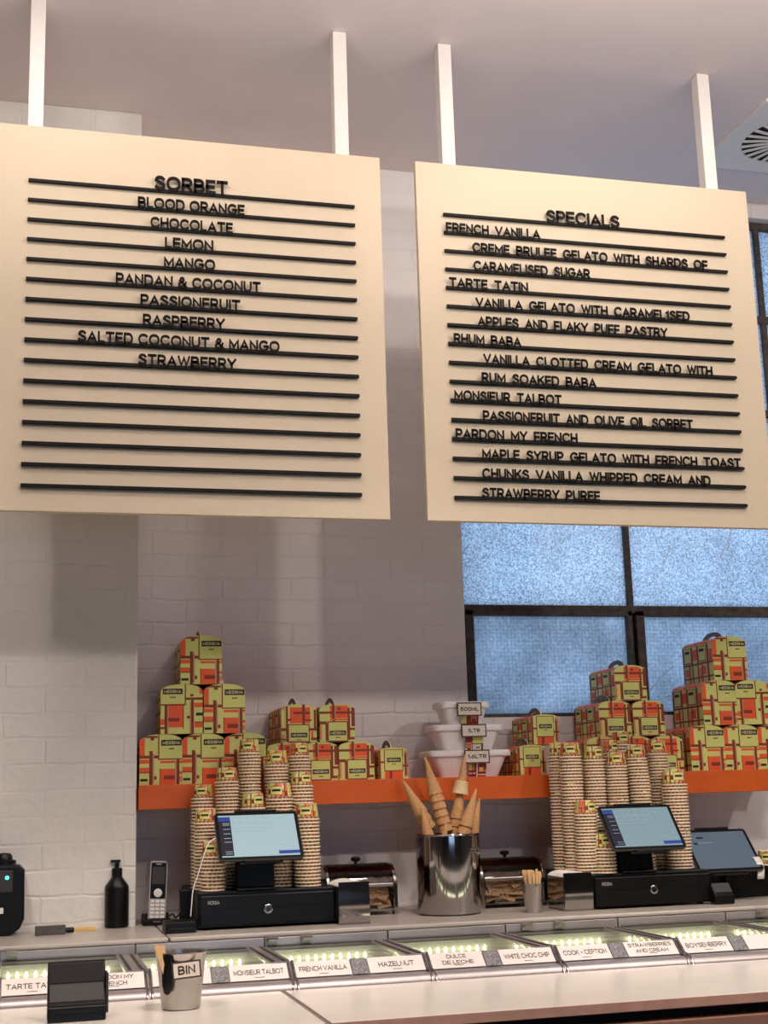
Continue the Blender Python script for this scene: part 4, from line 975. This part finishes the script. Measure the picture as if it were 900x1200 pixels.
def cones(tip, base, n, Y, Yb, labels, collar=False, pitch=.026):
    a = atY(*tip, Y); c = atY(*base, Yb); d = (a-c).normalized()
    for k in range(n):
        src = cone1 if (collar and k == 0) else cone0
        o = src if src.name not in used else src.copy()
        if src.name in used: COL.objects.link(o)
        used.add(src.name)
        shift = pitch*k+(.052 if (collar and k) else 0)
        o.location = a-d*(CL+shift)
        o.rotation_mode = 'QUATERNION'; o.rotation_quaternion = d.to_track_quat('Z', 'Y') @ Matrix.Rotation(1.3*k, 4, 'Z').to_quaternion()
        lb = labels+(', outermost at the tip' if k == 0 else ', '+ordinal(k)+' from the tip') if n > 1 else labels
        tag(o, lb, 'ice cream cone', 'ice cream cones in the steel pot')
PYc = PC.y
cones((471.5, 914), (507, 978), 3, PYc-.01, PYc+.01, 'wafer cone in the stack leaning far left in the pot')
cones((493.8, 947), (503.5, 985), 1, PYc-.035, PYc-.028, 'single wafer cone low at the front left of the pot')
cones((497.8, 887), (522, 972), 6, PYc+.02, PYc, 'wafer cone in the tall left-tilting stack in the pot', pitch=.0235)
cones((544.8, 885.5), (533, 980), 5, PYc, PYc+.01, 'wafer cone in the upright stack with pale collar', True, pitch=.024)
cones((558, 924.5), (542, 982), 2, PYc-.035, PYc-.03, 'wafer cone in the stack leaning right in the pot')
cones((562, 935), (551, 985), 2, PYc+.03, PYc+.02, 'wafer cone behind the right-leaning stack in the pot')
cones((522.7, 964.5), (519.5, 990), 1, PYc-.06, PYc-.05, 'wafer cone with only its tip above the pot rim')

# ---- curved glass bins with waffle pieces
def waffle_bin(label, plabel, pgroup, pxl, pxr, Yf):
    a = atY(pxl, 1040, Yf).x; c = atY(pxr, 1040, Yf).x; w = c-a; D, H = .19, .150
    t = thing('waffle_bin', label, 'food bin', ((a+c)/2, Yf, ZC+.0003), 0, 'curved glass bins on the worktop')
    def prof(off=0):   # (y, z) outline of an end panel: rounded top at front
        pts = [(off, .012), (off, .085)]
        for k in range(1, 9):
            q = math.radians(180-90*k/8); pts.append((.075+(.075-off)*math.cos(q), .078+(H-.078-off)*math.sin(q)))
        return pts+[(D-off, H-off), (D-off, .012)]
    outer = prof()
    for sx in (-1, 1):
        x0, x1 = (-w/2, -w/2+.012) if sx < 0 else (w/2-.012, w/2)
        b = MB(); b.prism(outer, 'x', x0, x1, 0); b.build('end_panel', CHROME, t, smooth=35, bevel=.002)
        b = MB(); b.box(x0-.001*(sx < 0), x1+.001*(sx > 0), .004, .03, 0, .0115); b.build('foot', CHROME, t)
    b = MB(); b.box(-w/2+.0125, w/2-.0125, .004, D-.004, .012, .018); b.box(-w/2+.0125, w/2-.0125, D-.006, D-.002, .018, H-.004); b.build('base_tray', CHROME, t)
    fr = [q for q in outer if q[0] < .076 or q[1] > H-.001][:10]
    def shell(i0, i1, th, m_, name):
        b = MB(); A = [q for q in fr[i0:i1]]; inn = [(q[0]+th, q[1]-th*.4) for q in A]
        b.prism(A+inn[::-1], 'x', -w/2+.0125, w/2-.0125); return b.build(name, m_, t, smooth=30)
    shell(0, 2, .003, GLASS, 'front_glass')
    b = MB(); b.box(-w/2+.0125, w/2-.0125, -.002, .006, .084, .094); b.build('middle_rail', BRUSH, t, bevel=.002)
    b = MB(); A = [(.0, .0945)]+[q for q in fr[2:] if q[1] > .0955]; inn = [(q[0]+.003, q[1]-.003) for q in A]
    b.prism(A+inn[::-1], 'x', -w/2+.0125, w/2-.0125)
    lid = b.build('roll_lid', SMOKE, t, smooth=40)
    b = MB(); b.box(-w/2+.0125, w/2-.0125, .070, .078, H-.004, H+.002); b.build('lid_rail', DGREY, lid)
    b = MB(); b.lathe([(.005, 0), (.005, .006), (.014, .010), (.016, .015), (.012, .020), (.003, .0215)], 18, 0, (-.002, .074, H+.002)); b.build('knob', BLK, lid, smooth=40)
    rnd = random.Random(int(pxl)); first = None; cnt = 0
    bw = MB(); bw.prism([(-.026, -.016), (.02, -.02), (.028, .004), (.012, .019), (-.018, .017)], 'z', -.0022, .0022)
    bw2 = MB(); bw2.prism([(-.022, -.014), (.026, -.008), (.018, .018), (-.012, .022)], 'z', -.0022, .0022)
    srcs = [bw.build('waffle_piece', WAFFLE, bevel=.001), bw2.build('waffle_piece', WAFFLE, bevel=.001)]; us = [0, 0]
    for j in range(5):
        for i in range(6):
            for q in range(2):
                s_ = rnd.randrange(2); o = srcs[s_] if not us[s_] else srcs[s_].copy()
                if us[s_]: COL.objects.link(o)
                us[s_] = 1
                o.location = ((a+c)/2-w/2+.045+(w-.09)*i/5+rnd.uniform(-.004, .004), Yf+.026+.045*q+rnd.uniform(-.002, .004), ZC+.034+.0145*j+rnd.uniform(-.002, .002))
                o.rotation_euler = (rnd.uniform(.5, 1.25) if q == 0 else rnd.uniform(-.3, .3), rnd.uniform(-.5, .5), rnd.uniform(-.5, .5))
                tag(o, plabel, 'waffle piece', pgroup)
waffle_bin('chrome and glass roll-top bin of waffle pieces beside the left napkin holder', 'broken brown waffle piece inside the bin left of the steel pot', 'waffle pieces in the left bin', 383, 466, 4.22)
waffle_bin('chrome and glass roll-top bin of waffle pieces right of the steel pot', 'broken brown waffle piece inside the bin right of the steel pot', 'waffle pieces in the right bin', 564, 641, 4.24)

# ---- napkin dispensers
def napkins(label, nlabel, pxl, pxr, Yf, h, d):
    a = atY(pxl, 1065, Yf).x; c = atY(pxr, 1065, Yf).x; w = c-a
    t = thing('napkin_dispenser', label, 'napkin dispenser', ((a+c)/2, Yf, ZC+.0003), 0, 'chrome napkin dispensers')
    b = MB(); b.box(-w/2, w/2, .003, d, .004, h-.012); b.build('case', CHROME, t, bevel=.002)
    b = MB(); n = 10
    A = [(-w/2+.001, .0), (w/2-.001, .0)]
    cv = [(.0008-.0045*math.sin(PI*k/10)+.006*max(0, k/10-.7)**1.3, .004+(h-.004)*k/10) for k in range(11)]; b.prism(cv+[(y+.0012, z_) for y, z_ in cv[::-1]], 'x', -w/2+.001, w/2-.001); b.build('face_plate', CHROME, t, smooth=40)
    b = MB(); b.box(-w/2-.001, w/2+.001, -.002, d+.001, 0, .0038); b.build('base', CHROME, t)
    b = MB(); n = 10; pl = [(-w*.46, 0)]+[(-w*.46+w*.92*k/n, .014*math.sin(PI*k/n)**.6+.002) for k in range(n+1)]+[(w*.46, 0)]
    b.prism(pl, 'y', .006, d-.01); o = b.build('paper_napkins', NAPK, smooth=50); o.location = ((a+c)/2-.006, Yf, ZC+h-.0112)
    tag(o, nlabel, 'napkins')
napkins('chrome napkin dispenser beside the left cash drawer', 'white paper napkins bulging from the left dispenser', 397, 433.5, 3.95, .118, .13)
napkins('chrome napkin dispenser beside the right cash drawer', 'white paper napkins bulging from the right dispenser', 662, 696, 4.00, .112, .135)

# ---- tumbler of sticks
p = atZ(626, 1070, ZC); t0 = Vector((p.x*(p.y+.022)/p.y, p.y+.022, ZC+.0003))
t = thing('steel_tumbler', 'small steel tumbler full of wooden sticks on the worktop', 'tumbler', t0)
b = MB(); b.lathe([(.0235, 0), (.0255, .003), (.0345, .083), (.0352, .085), (.034, .0845), (.0245, .006), (.003, .005)], 32); b.build('cup_body', CHROME, t, smooth=40)
rnd = random.Random(3)
for k in range(24):
    a = 2.399963*k; r_ = .0215*math.sqrt((k+.5)/24)
    bt = t0+Vector((r_*.6*math.cos(a), r_*.6*math.sin(a), .0085)); tp = t0+Vector((r_*1.4*math.cos(a), r_*1.3*math.sin(a), rnd.uniform(.113, .128)))
    stick('wooden_stick', bt, tp, .0075, .0016, STICKM, 'pale wooden stick standing in the small steel tumbler', 'wooden sticks in the tumbler')

# ---- pump bottle
p = atZ(136.5, 1088, ZC); q0 = Vector((p.x*(p.y+.034)/p.y, p.y+.034, ZC+.0003))
t = thing('pump_bottle', 'matt black pump soap bottle in front of the white pier', 'bottle', q0)
b = MB(); b.lathe([(.031, 0), (.0345, .003), (.035, .008), (.035, .112), (.0335, .120), (.016, .143), (.0135, .146)], 36); b.build('bottle_body', BLK, t, smooth=35)
b = MB(); b.lathe([(.0155, .1462), (.0155, .168), (.013, .170)], 28); b.lathe([(.0058, .170), (.0058, .186)], 14); b.box(-.019, .010, -.006, .006, .1862, .1935); b.build('pump_head', BLK, t, smooth=35)

# ---- cordless phone in cradle
p = atZ(184, 1085, ZC); q0 = Vector((p.x, p.y+.008, ZC+.0003))
t = thing('phone_cradle', 'black charging cradle holding the cordless phone', 'phone charger', q0)
b = MB(); b.prism([(0, 0), (-.002, .018), (.008, .021), (.012, .0085), (.046, .0085), (.052, .034), (.058, .03), (.060, 0)], 'x', -.041, .041); b.build('cradle_body', BLK, t, bevel=.003)
b = MB(); text_mesh(b, 'YEALINK'.replace('YEALINK', 'VTECH'), lambda x, y, q: (-.012+x, -.0032+.0, .008+y), .024, .005, .2, 0, 0, .16) if False else b.face([(-.011, -.0026, .0095), (.011, -.0026, .0095), (.011, -.0028, .0125), (-.011, -.0028, .0125)]); b.build('cradle_mark', MGREY, t, recalc=False)
t = thing('cordless_phone', 'silver and black cordless phone standing upright beside the pump bottle', 'phone', q0+Vector((.001, .019, .0100)))
t.rotation_euler = (math.radians(-8), math.radians(3), 0)
w, h = .052, .176
b = MB(); loft(b, [(rrect(w, h, .009, 4), 0), (rrect(w, h, .009, 4), .020)]); b.v = [(v_[0], v_[2]-.004, v_[1]+h/2) for v_ in b.v]; b.build('handset', LGREY, t, bevel=.002)
b = MB(); b.box(-.0225, .0225, -.0052, -.0040, .066, h-.006); b.build('black_face', BLKG, t, bevel=.0004)
b = MB(); b.box(-.0185, .0185, -.0060, -.0053, .108, .158); b.build('display', DGREY, t)
b = MB(); b.M = Matrix.Translation((0, -.0052, .082)) @ Matrix.Rotation(PI/2, 4, 'X'); b.lathe([(.0125, 0), (.0125, .0015), (.0105, .0022), (.006, .0022)], 24); b.build('navigation_ring', WHITEP, t, smooth=40)
b = MB(); b.face([(-.008, -.0056, .1645), (.008, -.0056, .1645), (.008, -.0056, .1675), (-.008, -.0056, .1675)]); b.build('maker_mark', LGREY, t, recalc=False)
kb = MB(); kb.box(-.0058, .0058, -.0056, -.0041, -.0038, .0038); k0 = None
for r_ in range(5):
    for c_ in range(3):
        if k0 is None: k0 = kb.build('key', WHITEP, t, bevel=.0005); k = k0
        else: k = k0.copy(); COL.objects.link(k); k.parent = t
        k.location = ((c_-1)*.0148, 0, .058-.0112*r_)

# ---- router, upright box, cables
p = atZ(196, 1095, ZC); q1 = atY(232, 1093, p.y).x
t = thing('network_box', 'flat black network box left of the left cash drawer', 'router', ((p.x+q1)/2-.004, p.y+.004, ZC+.0003))
b = MB(); w = q1-p.x
b.prism([(0, .0), (0, .028), (.004, .031), (.10, .031), (.10, 0)], 'x', -w/2, w/2); b.build('router_body', BLK, t, bevel=.003)
b = MB(); b.box(-w/2+.006, w/2-.006, -.0008, .0, .012, .0135); b.build('seam', DGREY, t)
p = atZ(224, 1072, ZC)
t = thing('upright_modem', 'upright dark grey modem behind the flat black network box', 'modem', (atY(222, 1060, 4.16).x, 4.16, ZC+.0003))
b = MB(); b.box(-.027, .030, 0, .028, .006, .105); b.build('modem_body', BLK, t, bevel=.003)
b = MB(); b.box(-.03, .033, -.004, .034, 0, .0058); b.build('modem_foot', BLK, t)
def cable(name, pts, r, m_, label):
    P = [Vector(q) for q in pts]; out = []
    for i in range(len(P)-1):
        p0, p1, p2, p3 = P[max(i-1, 0)], P[i], P[i+1], P[min(i+2, len(P)-1)]
        for k in range(6):
            s_ = k/6; out.append(.5*((2*p1)+(p2-p0)*s_+(2*p0-5*p1+4*p2-p3)*s_*s_+(3*p1-p0-3*p2+p3)*s_**3))
    out.append(P[-1]); b = MB(); b.tube(out, r, 8); return tag(b.build(name, m_, smooth=60), label, 'cable')
cable('charging_cable', [atY(257, 983, 3.987), atY(251, 983, 3.98), atY(243.5, 990, 3.972), atY(238, 1005, 3.968), atY(232, 1025, 3.97), atY(226.5, 1042, 3.975), atY(224.5, 1060, 3.98), atY(223.5, 1074, 3.985)], .0016, WHITEP, 'thin white charging cable hanging from the left tablet')
cable('power_cable', [atY(198, 1074, 4.12), atY(202, 1071, 4.12), atY(206, 1075, 4.12), atY(210, 1070, 4.12), atY(213, 1063, 4.13), atY(214, 1070, 4.13), atY(212, 1076, 4.11)], .0022, BLK, 'black power cable looping behind the flat network box')
cable('tablet_cable', [atY(789, 962, 4.00), atY(797, 966, 4.02), atY(803, 972, 4.035), atY(805, 980, 4.04), atY(802, 990, 4.03), atY(797, 995, 4.01)], .0013, LGREY, 'thin pale cable curling right of the right tablet')

# ---- small things on the left worktop
p = atZ(59, 1096, ZC)
b = MB(); b.box(-.042, .042, 0, .022, 0, .026); o = b.build('clear_box', CLEARB, bevel=.002); o.location = (p.x, p.y, ZC+.0003); o.rotation_euler = (0, 0, .04)
tag(o, 'small smoky clear plastic box on the left worktop', 'box')
p = atZ(70, 1090, ZC+.012)
b = MB(); b.M = Matrix.Rotation(PI/2, 4, 'Y'); b.lathe([(.002, -.045), (.0055, -.040), (.006, .02), (.0075, .021), (.0075, .045), (.005, .047)], 14); o = b.build('marker_pen', BLK, smooth=40); o.location = (p.x-.006, atZ(59, 1096, ZC).y+.034, ZC+.0082); o.rotation_euler = (0, 0, .12)
tag(o, 'black marker pen lying behind the small clear box', 'pen')
p = atZ(96, 1091, ZC)
b = MB(); b.box(-.040, .040, 0, .014, 0, .010); o = b.build('timber_strip', YELLOW, bevel=.001); o.location = (p.x, p.y, ZC+.0003); o.rotation_euler = (0, 0, .03)
tag(o, 'short yellow timber strip lying left of the pump bottle', 'wood strip')
p = atZ(33, 1092, ZC)
b = MB(); b.prism([(-.03, -.006), (.03, -.004), (.034, .004), (.0, .008), (-.034, .005)], 'z', 0, .008); o = b.build('plastic_scrap', CLEARB, bevel=.001); o.location = (p.x+.004, p.y+.012, ZC+.0003)
tag(o, 'crumpled clear plastic scrap between the black machine and clear box', 'scrap')
# black machine cut by the left edge
p = atZ(3, 1098, ZC); q0 = Vector((p.x-.05, p.y+.01, ZC+.0003))
t = thing('black_machine', 'black machine with green light and top knob at the left edge', 'machine', q0)
pl = [(-.06, .0), (.072, 0), (.100, .018), (.112, .045), (.110, .178), (.096, .192), (.070, .196), (-.06, .196)]
b = MB(); b.prism([(x-.004, z) for x, z in pl], 'y', 0, .13); b.build('machine_body', BLK, t, bevel=.008, seg=3)
b = MB(); b.box(.005, .074, -.003, -.0005, .120, .180, 0); b.build('grey_panel', DGREY, t, bevel=.001)
b = MB(); b.M = Matrix.Translation((.058, -.0032, .160)) @ Matrix.Rotation(PI/2, 4, 'X'); b.lathe([(.0055, 0), (.0055, .001)], 12); b.build('indicator_light', GREENL, t)
b = MB(); b.box(.02, .050, -.002, -.0003, .062, .078); b.build('white_label', WHITEP, t)
b = MB(); b.lathe([(.034, .1965), (.034, .206), (.024, .209), (.022, .220), (.017, .226), (.006, .228)], 24, 0, (.048, .05, 0)); b.build('top_knob', BLK, t, smooth=40)
# a few stacked cups at the far right edge, behind the receipt strip
pr = cup_mesh('paper_cup', .037, .046); pr.location = (atY(900, 1006, 4.13).x, 4.13+.0, ZC+.1012); tag(pr, 'patterned paper cup at the right edge behind the curled receipt', 'paper cup')
